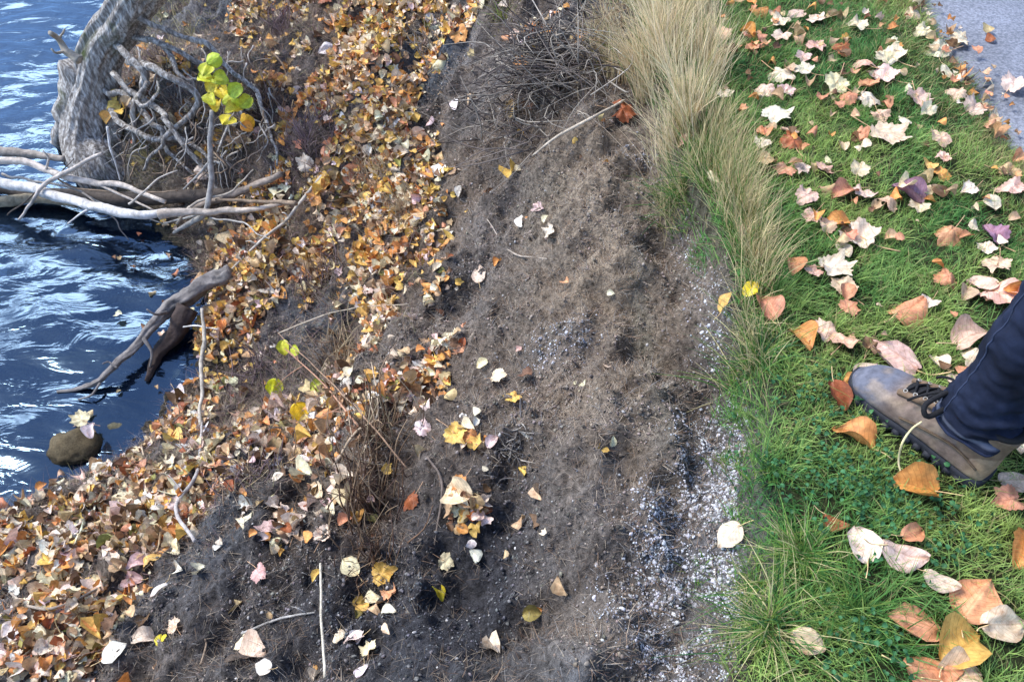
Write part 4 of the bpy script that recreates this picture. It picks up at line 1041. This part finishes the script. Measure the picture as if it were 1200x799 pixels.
branch([(238, 362, -.88), (240, 395, -.93), (236, 425, -.97), (234, 460, -.98), (234, 500, -.93)], [.006, .008, .007, .006], (.42, .37, .30), 'thin bent pale stick hanging down the bank right of the forked log', name='stick', sides=7)
branch([(213, 383, -1.0), (232, 381, -.95), (255, 384, -.9)], [.003, .003, .002], PALE, 'short thin pale twig lying level beside the forked log', name='twig', sides=6)

def ground_stick(lst, r, col, label, lift=.015, name='stick', n=26, twigs=0):
    g = on_ground([q[0] for q in lst], [q[1] for q in lst])
    g[:, 2] += lift
    P = wob(spline(g, n), .005, 7, int(lst[0][0])); o0 = P[0].copy()
    o = tube(P - o0, r, 7, .15, int(lst[0][1]), c=col).build(name, M_wood); o.location = o0
    rr = random.Random(int(lst[0][0]))
    for k in range(twigs):
        i = rr.randrange(4, n - 3); q = P[i]
        e = q + np.array([rr.uniform(-.08, .08), rr.uniform(-.08, .08), rr.uniform(0, .03)])
        tube(spline([q - o0, (q + e) / 2 - o0 + np.array([0, 0, .01]), e - o0], 8), [r[0] * .5, r[0] * .25], 5, 0, 1, c=col).build('twig', M_wood, o)
    return tag(o, label, name)
ground_stick([(379, 668), (381, 720), (382, 799)], [.0028, .0032, .003], (.55, .49, .38), 'straight thin white stick lying up the slope at the bottom edge', .03)
ground_stick([(625, 192), (650, 172), (690, 150), (730, 128)], [.003, .005, .004], (.50, .42, .32), 'pale twig slanting across the bare soil below the brush heap', .03, twigs=2)
ground_stick([(380, 215), (340, 265), (310, 290), (270, 330)], [.008, .006, .004], (.46, .41, .34), 'long grey stick slanting through the litter below the trunk roots', .04, twigs=2)
ground_stick([(480, 560), (430, 500), (380, 450), (330, 405)], [.0022, .0022, .0015], (.30, .19, .12), 'long reddish cane lying diagonally above the red-brown weed clump', .05, twigs=1)
ground_stick([(285, 745), (330, 728), (370, 722)], [.003, .003, .002], GREY, 'thin dark curved twig on bare soil left of the upright white stick', .012, twigs=1)
ground_stick([(240, 780), (246, 760), (244, 752)], [.003, .002], BRW, 'tiny dark twig on bare soil near the bottom edge', .015)
ground_stick([(395, 560), (420, 520), (445, 500), (440, 440)], [.004, .003, .002], (.42, .32, .22), 'bent brown stick standing in the red-brown weed clump', .06, twigs=3)
ground_stick([(500, 540), (520, 575), (510, 640)], [.003, .003, .002], (.14, .11, .09), 'dark thin root trailing down the bare soil beside the golden leaf', .01)
ground_stick([(232, 640), (210, 600), (235, 560), (240, 500)], [.005, .006, .004], (.40, .36, .33), 'grey curved stick in the litter right of the boulder', .03, twigs=1)
ground_stick([(330, 402), (400, 372), (480, 366)], [.003, .002, .0015], (.46, .38, .28), 'long thin stem lying across the leaf band below the bleached branches', .035)
ground_stick([(20, 700), (60, 720), (130, 690)], [.003, .004, .003], (.32, .26, .2), 'brown twig in the pale leaf litter at the lower left', .03)
ground_stick([(570, 260), (600, 300), (640, 310)], [.002, .003, .002], (.36, .30, .24), 'short thin twig on the bare soil under the two whitish leaves', .01)

# wispy clumps of dry stems: one thing each
def wisps(name, px, py, n, L, spread, cols, label, up=(0, 0, 1), chaos=.5, r=.0016, lift=0, mat=None, kink=.35):
    p = on_ground(px, py)[0]; mb = MB()
    for k in range(n):
        a = random.uniform(0, 6.28); q = min(abs(random.gauss(0, spread)), spread * 1.7)
        b = np.array([q * math.cos(a), q * math.sin(a) * 1.2, 0]); b[2] = float(hgt(p[0] + b[0], p[1] + b[1])) - p[2] + lift * random.random()
        d = np.array(up, float) + np.array([random.gauss(0, chaos), random.gauss(0, chaos), random.gauss(0, chaos * .5)]); d /= np.linalg.norm(d)
        l = L * random.uniform(.4, 1.1)
        m1 = b + d * l * .5 + np.array([random.gauss(0, 1), random.gauss(0, 1), random.gauss(0, .6)]) * l * (.04 + .23 * kink)
        e = b + d * l + np.array([random.gauss(0, 1), random.gauss(0, 1), random.gauss(-.4, .6)]) * l * kink * .6
        c = np.array(cols[random.randrange(len(cols))]) * random.uniform(.6, 1.2)
        rr = r * random.uniform(.6, 1.5)
        tube(spline([b, m1, e], 7), [rr, rr * .8, rr * .3], 4, 0, 0, c=c, mb=mb)
    o = mb.build(name, mat or M_fibre); o.location = p
    return o
DR = [(.26, .16, .09), (.36, .25, .15), (.17, .10, .06), (.12, .07, .05)]; DT = [(.42, .30, .18), (.30, .20, .13), (.5, .4, .25)]; DG = [(.30, .28, .26), (.20, .18, .17), (.42, .38, .33), (.10, .09, .085)]
DP = [(.20, .14, .15), (.28, .20, .19), (.13, .09, .09)]
for px, py, n, L, sp, cols, ch, lab in [
    (430, 590, 90, .18, .07, DR, .22, 'red-brown dry weed clump standing at the edge of the bare soil'),
    (436, 655, 60, .13, .05, DR, .28, 'dark red-brown weed stems just below the larger red-brown clump'),
    (440, 510, 110, .17, .08, DT + DR, .3, 'tan dry weed clump above the red-brown clump'),
    (400, 420, 110, .13, .06, DT, .5, 'loose tan stems in the leaf band left of the bare slope'),
    (470, 250, 110, .12, .06, DT, .5, 'tan dry stems among golden leaves in the upper leaf band'),
    (360, 170, 150, .13, .09, DP, .5, 'purple-brown dead stems right of the yellow-leaved sapling'),
    (330, 40, 140, .13, .09, DP, .5, 'purple-brown dead stems above the yellow-leaved sapling'),
    (430, 210, 90, .12, .06, DT, .4, 'upright tan stems right of the purple-brown stems'),
    (300, 440, 120, .12, .07, DP, .6, 'purple-brown stems between the yellow leaf and the forked log'),
    (380, 330, 130, .13, .08, DR + DP, .5, 'brown dead stems on the slope below the long grey stick'),
    (500, 60, 120, .11, .07, DG + DT, .6, 'greyish dry stems beside the brush heap'),
    (290, 560, 110, .10, .07, DP + DT, .6, 'brown stems in the litter below the yellow-leaved weed'),
    (155, 450, 60, .10, .04, [(.20, .20, .12), (.3, .28, .22)], .6, 'greenish wisps trailing in the water under the forked log'),
    (270, 150, 330, .11, .10, DG, .8, 'grey fine root tangle on the bank below the yellow-leaved sapling'),
    (205, 120, 330, .11, .09, DG, .8, 'grey fine root tangle beside the leaning trunk'),
    (600, 530, 70, .05, .03, DG, .9, 'small pale root tuft on the bare soil centre'),
    (185, 75, 200, .11, .07, DT + DP, .7, 'dull brown dead plants over the roots right of the leaning trunk'),
    (235, 120, 200, .11, .07, DT + DG, .7, 'tan and grey dead plants over the root mound left of the yellow-leaved sapling'),
    (225, 165, 180, .10, .07, DP + DG, .7, 'dark dead plants matted over the lower root mound above the branch ends'),
    (310, 130, 180, .11, .07, DP + DR, .6, 'purple-brown weeds at the right side of the root mound'),
    (150, 120, 120, .08, .05, DT + DG, .7, 'short tan dead plants tucked against the leaning trunk'),
    (710, 60, 150, .18, .05, DT, .3, 'tan stems at the left foot of the tall straw grass')]:
    tag(wisps('dry_weed_clump', px, py, n, L, sp, cols, lab, chaos=ch, kink=.14), lab, 'dry weeds', 'clumps of dry weeds on the bank')
DGB = [(.20, .165, .14), (.13, .105, .09), (.30, .26, .21), (.07, .055, .05), (.38, .33, .27)]
o = wisps('brush_heap', 640, 100, 520, .26, .14, DGB, '', up=(-.5, -.2, .25), chaos=.9, r=.0021, lift=.10)
tag(o, 'tangled heap of thin grey dead brush on the bank brow', 'brush heap')
o = wisps('brush_heap', 720, 75, 200, .22, .08, DG + DT, '', up=(.3, -.3, .2), chaos=.8, r=.0019, lift=.07)
tag(o, 'smaller pale brush tangle between the grey heap and the tall straw grass', 'brush heap')

# ------------------------------------------------------------------ plants with yellow leaves
def leafy_plant(name, leaves, base_px, zoff, label, stemcol, hold):
    base = on_ground(*base_px)[0]; o = empty(name, tuple(base)); tag(o, label, 'sapling' if 'sapling' in name else 'weed')
    pts = []
    for (px, py, sz, col, dz) in leaves:
        g = on_ground(px, py)[0]; p = at_z(px, py, g[2] + zoff + dz); pts.append(p)
        L = sz * .74 * float(depth_of(p)) / F
        n = np.array([[random.uniform(-.3, .3), -.55 + random.uniform(-.3, .3), .8]]); n /= np.linalg.norm(n)
        R = leaf_frame(n, np.array([random.uniform(-2.8, -.3)]), np.array([random.uniform(0, .75)]), np.array([random.uniform(0, 6.28)]))[0]
        me, _ = OV[random.choice([0, 2, 4, 6])]
        lf = link('leaf', me, parent=o)
        lf.matrix_local = Matrix.Translation(Vector(p - base)) @ Matrix([[*R[0], 0], [*R[1], 0], [*R[2], 0], [0, 0, 0, 1]]) @ Matrix.Diagonal((L * 1.15, L * 1.05, L, 1))
        lf.color = (*[min(c * random.uniform(.85, 1.1), .95) for c in col], 1)
    pts = np.array(pts); mb = MB()
    order = np.argsort(-np.linalg.norm(pts - base, axis=1))
    top = pts[order[0]]
    main = spline([np.zeros(3), (top - base) * .5 + np.array([.01, .02, -.03]), top - base], 16)
    tube(main, [.0034, .0026, .0015], 6, 0, 0, c=stemcol, mb=mb)
    for p in pts:
        k = main[min(15, max(0, int(15 * np.linalg.norm(p - base) / (np.linalg.norm(top - base) + 1e-6)) - 2))]
        tube(spline([k, (k + p - base) / 2 + np.array([0, 0, .01]), p - base], 6), [.0016, .0010], 5, 0, 0, c=stemcol, mb=mb)
    mb.build('stem', M_stem, o)
YG, YB = (.52, .56, .05), (.70, .62, .05)
leafy_plant('yellow_sapling', [(a, b, s_, c, z_) for a, b, s_, c, z_ in [(250, 71, 22, YG, .30), (241, 82, 24, YG, .28), (241, 92, 22, YG, .26), (248, 101, 24, YB, .24), (259, 94, 24, YG, .24), (275, 107, 26, YG, .22),
    (248, 116, 24, YG, .2), (254, 124, 24, YB, .18), (273, 129, 26, YB, .16), (287, 120, 22, YG, .18), (266, 141, 26, YB, .12), (287, 144, 24, (.8, .55, .05), .1), (260, 110, 24, YB, .2), (269, 118, 24, YG, .19), (290, 150, 18, (.75, .42, .06), .1)]],
    (262, 165), .02, 'small sapling with bright yellow-green leaves growing on the rooty bank', (.3, .22, .12), None)
leafy_plant('fallen_weed', [(321, 455, 27, (.86, .74, .02), .06), (333, 408, 22, YG, .06), (346, 411, 18, YG, .06), (371, 453, 24, (.45, .46, .06), .05), (352, 484, 30, (.85, .62, .02), .05), (360, 495, 22, (.8, .6, .2), .04), (378, 485, 24, (.65, .28, .1), .04), (366, 498, 20, ORANGE, .03)],
    (420, 500), .02, 'leaning weed with a few bright yellow leaves above the bare slope', (.38, .2, .12), None)
leafy_plant('shore_sapling', [(120, 118, 18, GOLD, .05), (132, 125, 20, GOLD, .06), (143, 130, 20, (.7, .42, .08), .05), (112, 132, 18, (.65, .38, .08), .04), (125, 138, 20, GOLD, .04), (148, 120, 17, TAN, .05), (135, 112, 17, GOLD, .07), (108, 145, 16, TAN, .03)],
    (130, 150), .12, 'cluster of golden leaves caught on a twig against the leaning trunk', (.3, .2, .12), None)

# ------------------------------------------------------------------ boulder
def rock(px, py, z, r, label, col, seed, squash=(1, .8, .55)):
    bm = bmesh.new(); bmesh.ops.create_icosphere(bm, subdivisions=4, radius=1)
    v = np.array([q.co[:] for q in bm.verts]); f = np.array([[q.index for q in c.verts] for c in bm.faces]); bm.free()
    d = 1 + .22 * fbm(v[:, 0] + seed, v[:, 1] + v[:, 2] * .7, 1.3, 4, seed) + .1 * fbm(v[:, 0] * 1.3, v[:, 2] * 2 + seed, 3, 3, seed + 3)
    v = v * d[:, None] * np.array(squash) * r
    mb = MB(); tone = (.7 + .6 * (fbm(v[:, 0] / r, v[:, 1] / r, 2, 3, seed) + .5))[:, None]
    tone = tone * np.where(v[:, 2:3] < .018, .45, 1); mb.add(v, f, np.array(col) * tone); o = mb.build('boulder', M_crumb); o.location = at_z(px, py, z)
    return tag(o, label, 'boulder' if r > .05 else 'stone')
rock(88, 524, WATER_Z - .005, .095, 'round brown-green boulder half sunk in shallow water by the shore', (.085, .066, .038), 4, (1, .8, .62))
rock(135, 505, WATER_Z - .03, .06, 'low flat stone in the water between the boulder and the leafy shore', (.12, .11, .07), 9, (1.3, .8, .5))
rock(40, 350, WATER_Z - .10, .12, 'submerged greenish stone below the bright water', (.10, .11, .05), 13, (1.4, .9, .5))
rock(95, 432, WATER_Z - .08, .10, 'submerged olive stone left of the forked log tip', (.12, .12, .05), 17, (1.6, .9, .5))

# ------------------------------------------------------------------ the person
print('person')
M_suede = tinted('boot_suede', rough=.9, spec=.2, noise_scale=60, noise_amt=.35, bump=.5, bump_scale=500, bump_dist=.0008, source='tint', noise_detail=6)
M_rubber = tinted('boot_rubber', rough=.7, spec=.3, noise_scale=40, noise_amt=.25, bump=.2, bump_scale=300, bump_dist=.0006, source='fixed', base=(.022, .024, .032))
M_lace = tinted('boot_lace', rough=.8, spec=.2, noise_scale=300, noise_amt=.3, bump=.5, bump_scale=900, bump_dist=.0005, source='fixed', base=(.012, .012, .014))
M_denim = tinted('denim', rough=.85, spec=.15, noise_scale=40, noise_amt=.35, bump=.5, bump_scale=900, bump_dist=.0005, source='tint', noise_detail=8)
M_jacket = tinted('jacket_cloth', rough=.8, spec=.2, noise_scale=30, noise_amt=.2, bump=.3, bump_scale=300, bump_dist=.0008, source='fixed', base=(.06, .08, .06))
M_skin = tinted('skin', rough=.5, spec=.35, noise_scale=20, noise_amt=.06, bump=0, source='fixed', base=(.50, .30, .21))
M_hair = tinted('hair', rough=.6, spec=.3, noise_scale=80, noise_amt=.4, bump=.5, bump_scale=200, bump_dist=.002, source='fixed', base=(.06, .035, .02))

def loft(st, na=28, zfloor=None):
    """closed rings at stations: (y, half width, z bottom, z top, x offset, roundness)"""
    V = []; 
    for (y, w, z0, z1, xo, p) in st:
        a = np.linspace(0, 2 * np.pi, na, endpoint=False)
        ca, sa = np.cos(a), np.sin(a)
        x = xo + w * np.sign(ca) * np.abs(ca) ** p
        zz = np.where(sa >= 0, (z0 + (z1 - z0) * .30) + (z1 - z0) * .70 * np.abs(sa) ** p, (z0 + (z1 - z0) * .30) - (z1 - z0) * .30 * np.abs(sa) ** (p * .5))
        V.append(np.stack([x, np.full(na, y), zz], -1))
    V = np.array(V); n = len(st)
    i, j = np.meshgrid(np.arange(n - 1), np.arange(na), indexing='ij')
    f = np.stack([i * na + j, (i + 1) * na + j, (i + 1) * na + (j + 1) % na, i * na + (j + 1) % na], -1).reshape(-1, 4)
    v = V.reshape(-1, 3); c0 = V[0].mean(0); c1 = V[-1].mean(0); v = np.concatenate([v, [c0, c1]])
    jj = np.arange(na); m = n * na
    caps = np.concatenate([np.stack([np.full(na, m), jj, (jj + 1) % na], -1), np.stack([np.full(na, m + 1), (n - 1) * na + (jj + 1) % na, (n - 1) * na + jj], -1)])
    return v, f, caps
def dens(st, n=40):
    st = np.array(st, float); t = np.linspace(0, 1, n); k = np.linspace(0, 1, len(st))
    P_ = spline(st, n); return P_
def make_boot(parent, loc, heading, side, shared=None):
    b = empty('boot'); b.parent = parent; b.location = loc; b.rotation_euler = (0, 0, heading)
    if shared:
        for nm, me in shared: link(nm, me, parent=b)
        return b, shared
    # local: +y forward, heel at -0.075, toe at 0.225
    up = dens([(-.078, .012, .03, .060, 0, .9), (-.074, .028, .022, .085, 0, .85), (-.055, .037, .02, .105, 0, .8), (-.02, .040, .02, .118, 0, .8), (.02, .041, .02, .118, 0, .8),
               (.06, .043, .02, .104, .002, .8), (.10, .047, .02, .086, .004, .78), (.14, .050, .02, .072, .004, .75), (.175, .048, .02, .064, .002, .75), (.205, .038, .02, .055, -.002, .8), (.222, .020, .022, .042, -.004, .9), (.226, .006, .025, .034, -.004, 1)], 64)
    up[:, 1] *= 1.06; up[:, 3] *= 1.04; v, f, caps = loft(up, 40)
    tc_ = np.array([.17, .125, .10]) * np.ones((len(v), 1))
    yv = v[:, 1]; 
    w1 = smooth(.12, .165, yv)[:, None]; tc_ = tc_ * (1 - w1) + np.array([.12, .125, .155]) * w1
    w2 = smooth(-.03, -.06, yv)[:, None]; tc_ = tc_ * (1 - w2) + np.array([.26, .18, .11]) * w2
    w3 = np.clip(fbm(v[:, 0] * 1.0 + v[:, 2], yv, 34, 4, 5) * 1.6, 0, .5)[:, None]; tc_ = tc_ * (1 - w3) + np.array([.33, .25, .17]) * w3
    # creases across the vamp
    v[:, 2] += np.where((yv > .06) & (yv < .15), .0022 * np.sin(yv * 300 + v[:, 0] * 30), 0) * (v[:, 2] > .05)
    m_ = MB(); m_.add(v, f, tc_); m_.f.append(caps); m_.build('upper', M_suede, b)
    # shaft round the ankle
    a = np.linspace(0, 1, 14); sp = np.stack([0 * a, -.022 - .012 * a, .07 + .085 * a], -1)
    shf = tube(sp, [.044, .043, .041, .042], 32, .05, 3, c=(.16, .11, .075)); shf.v[0][:, 1] = (shf.v[0][:, 1] + .03) * 1.22 - .03
    shf.build('shaft', M_suede, b)
    cl = np.stack([.041 * np.cos(np.linspace(0, 6.283, 33)), -.034 + .052 * np.sin(np.linspace(0, 6.283, 33)), np.full(33, .155)], -1)
    tube(cl * np.array([.9, .86, 1]) + np.array([0, -.004, 0]), [.0075], 10, .06, 3, c=(.03, .03, .033)).build('padded_collar', M_lace, b)
    # sole with a rand and lugs
    so_ = dens([(-.082, .014, 0, .026, 0, .6), (-.076, .032, 0, .03, 0, .5), (-.05, .041, 0, .03, 0, .45), (0, .041, 0, .028, 0, .45), (.05, .043, .003, .028, .003, .45), (.10, .051, 0, .028, .004, .45), (.15, .055, 0, .028, .004, .45),
                (.19, .049, .002, .03, .001, .45), (.218, .034, .006, .034, -.003, .5), (.232, .012, .012, .036, -.004, .6)], 60)
    so_[:, 1] *= 1.02; v, f, caps = loft(so_, 48); m_ = MB(); m_.add(v, f); m_.f.append(caps)
    mb = MB()
    for k in range(13):
        yy_ = -.068 + k * .0225; w_ = np.interp(yy_, [-.08, -.05, .05, .12, .17, .21], [.026, .042, .044, .054, .054, .040])
        for sx in (-1, 1):
            cx = sx * w_
            q = np.array([[cx - .004, yy_ - .007, -.002], [cx + .004, yy_ - .007, -.002], [cx + .004, yy_ + .007, -.002], [cx - .004, yy_ + .007, -.002]])
            t_ = q + np.array([0, 0, .016]); vv = np.concatenate([q, t_])
            vv[:, 0] -= sx * .0025; mb.add(vv, np.array([[0, 3, 2, 1], [4, 5, 6, 7], [0, 1, 5, 4], [1, 2, 6, 5], [2, 3, 7, 6], [3, 0, 4, 7]]))
    mb.v.insert(0, m_.v[0]); mb.f = [f_ + m_.n for f_ in mb.f] + m_.f; mb.c.insert(0, m_.c[0]); mb.build('sole', M_rubber, b)
    # toe rand
    tr_ = dens([(.165, .0505, .02, .048, .002, .75), (.185, .046, .02, .050, .001, .75), (.208, .037, .02, .047, -.002, .78), (.224, .022, .02, .040, -.004, .8), (.2295, .010, .022, .034, -.004, .9)], 20)
    v, f, caps = loft(tr_, 40); v[:, 0] *= 1.012; m_ = MB(); m_.add(v, f, (.10, .105, .135)); m_.f.append(caps); m_.build('toe_cap', M_suede, b)
    # tongue
    tg = spline([(0, .125, .083), (0, .08, .104), (0, .045, .125), (0, .022, .150), (0, .018, .176)], 20)
    t_ = tube(tg, [.016, .022, .024, .024, .018], 14, .08, 2, c=(.022, .021, .022)); vv = t_.v[0]
    vv[:, 2] = vv[:, 2]
    cen = np.repeat(tg, 14, 0); vv[:280] = cen + (vv[:280] - cen) * np.array([1.1, .35, .35])
    t_.build('tongue', M_lace, b)
    # lacing: crosses, knot and two bow loops with ends
    mb = MB(); ys = [.125, .105, .085, .066, .048]
    zt = lambda y: np.interp(y, [.02, .045, .08, .125, .15], [.150, .131, .110, .089, .079])
    for k in range(4):
        for sx in (-1, 1):
            pa = (sx * .021, ys[k], zt(ys[k]) - .002); pb = (-sx * .021, ys[k + 1], zt(ys[k + 1]) - .002)
            pm = (0, (ys[k] + ys[k + 1]) / 2, zt((ys[k] + ys[k + 1]) / 2) + .006)
            tube(spline([pa, pm, pb], 10), [.0026], 7, 0, 0, mb=mb)
    kx = (0, .046, zt(.046) + .010)
    tube(spline([(-.010, .046, kx[2]), (0, .046, kx[2] + .004), (.010, .046, kx[2])], 8), [.0065], 8, .1, 1, mb=mb)
    for sx, ex in ((-1, .070), (1, .064)):
        tube(spline([kx, (sx * .020, .058, kx[2] + .016), (sx * ex, .068, kx[2] + .006), (sx * (ex + .004), .052, kx[2] - .010), (sx * .026, .042, kx[2] + .000), kx], 26), [.0052], 8, 0, 0, mb=mb)
        tube(spline([kx, (sx * .022, .070, kx[2] + .004), (sx * .040, .094, kx[2] - .022), (sx * .046, .104, kx[2] - .040)], 16), [.0028], 7, 0, 0, mb=mb)
    mb.build('lace', M_lace, b)
    # eyelet facings
    for sx in (-1, 1):
        fp = spline([(sx * .023, .132, zt(.132) - .007), (sx * .025, .09, zt(.09) - .007), (sx * .027, .05, zt(.05) - .009), (sx * .031, .022, .140)], 16)
        tube(fp, [.0065, .008, .009, .008], 8, .06, 1, c=(.15, .10, .065)).build('lace_facing', M_suede, b)
        for q_ in range(5):
            ey = .122 - q_ * .019; ec = np.array([sx * (.0225 + q_ * .0008), ey, zt(ey) + .0015])
            aa = np.linspace(0, 2 * np.pi, 13)
            tube(ec + np.stack([.0034 * np.cos(aa), .0034 * np.sin(aa), sx * -.0012 * np.cos(aa)], -1), [.0012], 6, 0, 0, c=(.3, .28, .25)).build('eyelet', M_stem, b)
        sm_ = spline([(sx * .041, -.06, .06), (sx * .046, -.01, .078), (sx * .047, .05, .066), (sx * .049, .10, .05)], 20)
        tube(sm_, [.0022], 6, .1, 1, c=(.10, .07, .045)).build('seam', M_suede, b)
    return b, [(c.name.split('.')[0], c.data) for c in b.children]

PB = (0.855, 0.835, 0.0)                    # ankle of the foot in view
person = empty('person', PB)
tag(person, 'standing person in dark blue jeans and brown hiking boots on the grass', 'person')
HEAD = math.atan2(-.245, -.177) + math.pi   # boot direction
hd = math.atan2(.245, -.177) - math.pi / 2
zf = .010
boot, shared = make_boot(person, (0.0, 0.0, zf), hd, 1)
off = np.array([.335, -.12, 0])
boot2, _ = make_boot(person, (off[0], off[1], zf), hd - .45, -1, shared)

# one continuous body grown over a skeleton, clothes over it
def skin_body(name, nodes, edges, mat, parent, sub=2):
    me = bpy.data.meshes.new(name); me.from_pydata([q[:3] for q in nodes], edges, [])
    o = bpy.data.objects.new(name, me); COL.objects.link(o)
    md = o.modifiers.new('skin', 'SKIN')
    for k, q in enumerate(nodes):
        me.skin_vertices[0].data[k].radius = (q[3], q[4] if len(q) > 4 else q[3]); me.skin_vertices[0].data[k].use_root = (k == 0)
    o.modifiers.new('sub', 'SUBSURF').levels = sub
    dg = bpy.context.evaluated_depsgraph_get(); ev = bpy.data.meshes.new_from_object(o.evaluated_get(dg))
    bpy.data.objects.remove(o); 
    ev.polygons.foreach_set('use_smooth', np.ones(len(ev.polygons), bool))
    return link(name, ev, mat, parent)
f2 = np.array([-.585, .81, 0]); r2 = np.array([.81, .585, 0])    # facing, right hand
hip_c = np.array([.118, .005, .90]); 
def add3(p, f=0, r=0, z=0): return tuple(np.array(p) + f2 * f + r2 * r + np.array([0, 0, z]))
hl, hr = add3(hip_c, 0, -.09), add3(hip_c, 0, .09)
an1, an2 = (-.0, -.0, .09), (off[0], off[1], .09)
kn1 = tuple((np.array(hl) * .46 + np.array(an1) * .54) + f2 * .03); kn2 = tuple((np.array(hr) * .46 + np.array(an2) * .54) + f2 * .03)
ch, nk = add3(hip_c, 0, 0, .42), add3(hip_c, .01, 0, .58)
sl, sr_ = add3(hip_c, 0, -.17, .50), add3(hip_c, 0, .17, .50)
el, er = add3(hip_c, -.08, -.26, .24), add3(hip_c, -.08, .26, .24)
wl2, wr2 = add3(hip_c, .075, -.105, .10), add3(hip_c, .075, .105, .10)
nodes = [(*hip_c, .14, .10), (*hl, .085), (*kn1, .052), (*an1, .034), (*hr, .085), (*kn2, .052), (*an2, .034), (*add3(hip_c, 0, 0, .2), .13, .09), (*ch, .14, .095), (*nk, .055), (*add3(hip_c, .03, 0, .66), .05),
         (*add3(hip_c, .04, 0, .74), .085, .09), (*add3(hip_c, .035, 0, .82), .075), (*sl, .055), (*el, .04), (*wl2, .028), (*sr_, .055), (*er, .04), (*wr2, .028)]
edges = [(0, 1), (1, 2), (2, 3), (0, 4), (4, 5), (5, 6), (0, 7), (7, 8), (8, 9), (9, 10), (10, 11), (11, 12), (8, 13), (13, 14), (14, 15), (8, 16), (16, 17), (17, 18)]
skin_body('body', nodes, edges, M_skin, person)
nodes = [(*add3(hip_c, 0, 0, -.05), .185, .15), (*add3(hip_c, 0, 0, .2), .165, .13), (*ch, .165, .12), (*nk, .075), (*sl, .075), (*el, .06), (*add3(wl2, .0, .02, -.01), .056), (*sr_, .075), (*er, .06), (*add3(wr2, .0, -.02, -.01), .056)]
skin_body('jacket', nodes, [(0, 1), (1, 2), (2, 3), (2, 4), (4, 5), (5, 6), (2, 7), (7, 8), (8, 9)], M_jacket, person)
skin_body('trouser_seat', [(*add3(hip_c, 0, 0, .10), .16, .12), (*add3(hip_c, 0, 0, -.10), .165, .125)], [(0, 1)], tinted('denim_seat', rough=.85, spec=.15, noise_scale=40, noise_amt=.35, bump=.5, bump_scale=900, bump_dist=.0005, source='fixed', base=(.010, .014, .030)), person)
hc = add3(hip_c, .02, 0, .80)
bm = bmesh.new(); bmesh.ops.create_icosphere(bm, subdivisions=3, radius=.112)
for q in bm.verts:
    q.co.z *= 1.1
    if q.co.dot(Vector(f2)) > .045 and q.co.z < .05: q.co -= Vector(f2) * (q.co.dot(Vector(f2)) - .045)
me = bpy.data.meshes.new('hair'); bm.to_mesh(me); bm.free()
me.polygons.foreach_set('use_smooth', np.ones(len(me.polygons), bool)); h = link('hair', me, M_hair, person); h.location = hc

# jeans: two fabric legs with folds, hems and seams, and the seat
def jean_leg(hip, knee, ank, seed):
    pth = spline([np.array(hip) + np.array([0, 0, .03]), (np.array(hip) + np.array(knee)) / 2, knee, (np.array(knee) + np.array(ank)) / 2, np.array(ank) + np.array([0, 0, .035])], 150)
    n = len(pth); t = np.linspace(0, 1, n)
    R_ = np.interp(t, [0, .2, .5, .7, .9, 1], [.108, .092, .067, .061, .061, .067])
    sides = 64
    m_ = tube(pth, R_, sides, 0, 0); v = m_.v[0]; 
    T = np.repeat(t, sides); A = np.tile(np.linspace(0, 2 * np.pi, sides, endpoint=False), n)
    cen = np.repeat(pth, sides, 0); d = v[:n * sides] - cen; L_ = np.linalg.norm(d, axis=1, keepdims=True)
    fold = .0105 * np.sin(T * 95 + 1.6 * np.sin(A + seed) + 5 * fbm(T * 6, np.cos(A), 1.5, 2, seed)) * (smooth(.72, .95, T) + .3) * (.55 + .45 * np.sin(A * 1 + seed))
    fold += .009 * fbm(T * 9, np.sin(A) * 1.3 + np.cos(A) * .7, 2.2, 3, seed)
    v[:n * sides] = cen + d / L_ * (L_ + fold[:, None])
    col = np.array([.010, .014, .030])[None] * (1 + .7 * (fbm(T * 8, np.sin(A), 2, 3, seed)))[:, None]
    hem = (T > .972) & (T < .980); col[hem] = (.09, .10, .14)
    m_.c[0][:n * sides] = np.clip(col, .003, 1); m_.c[0][n * sides:] = (.02, .03, .07)
    return m_
lg = jean_leg(hl, kn1, an1, 3).build('trouser_leg', M_denim, person)
lg2 = jean_leg(hr, kn2, an2, 8).build('trouser_leg', M_denim, person)
for leg in (lg, lg2):
    vv = np.empty(len(leg.data.vertices) * 3, np.float32); leg.data.vertices.foreach_get('co', vv)
    for col_i in (18, 44, 50):
        line = vv.reshape(-1, 3)[:150 * 64].reshape(150, 64, 3)[:, col_i]; cen_ = vv.reshape(-1, 3)[:150 * 64].reshape(150, 64, 3).mean(1)
        dd = line - cen_; line = line + dd / np.linalg.norm(dd, axis=1, keepdims=True) * .0004
        tube(line, [.0016], 6, .1, 1, c=(.035, .045, .08)).build('seam', M_denim, leg)
for leg, ank in ((lg, an1), (lg2, an2)):
    vv = np.empty(len(leg.data.vertices) * 3, np.float32); leg.data.vertices.foreach_get('co', vv)
    ring = vv.reshape(-1, 3)[149 * 64:150 * 64]; cR = ring.mean(0); P_ = cR + (ring - cR) * .992; P_ = np.concatenate([P_, P_[:1]])
    tube(P_, [.003], 8, .1, 2, c=(.015, .02, .042)).build('hem', M_denim, leg)

# dead straw lying across the boot
P_ = spline([at_z(1080, 494, .135), at_z(1068, 503, .128), at_z(1057, 520, .10), at_z(1053, 541, .05), at_z(1057, 556, .03)], 20)
o = tube(P_ - P_[0], [.0016, .0022, .0018], 6, 0, 0, c=(.75, .62, .32)).build('straw', M_fibre); o.location = P_[0]
tag(o, 'single bent straw stem lying over the side of the brown boot', 'straw')
print('done', len(bpy.data.objects))
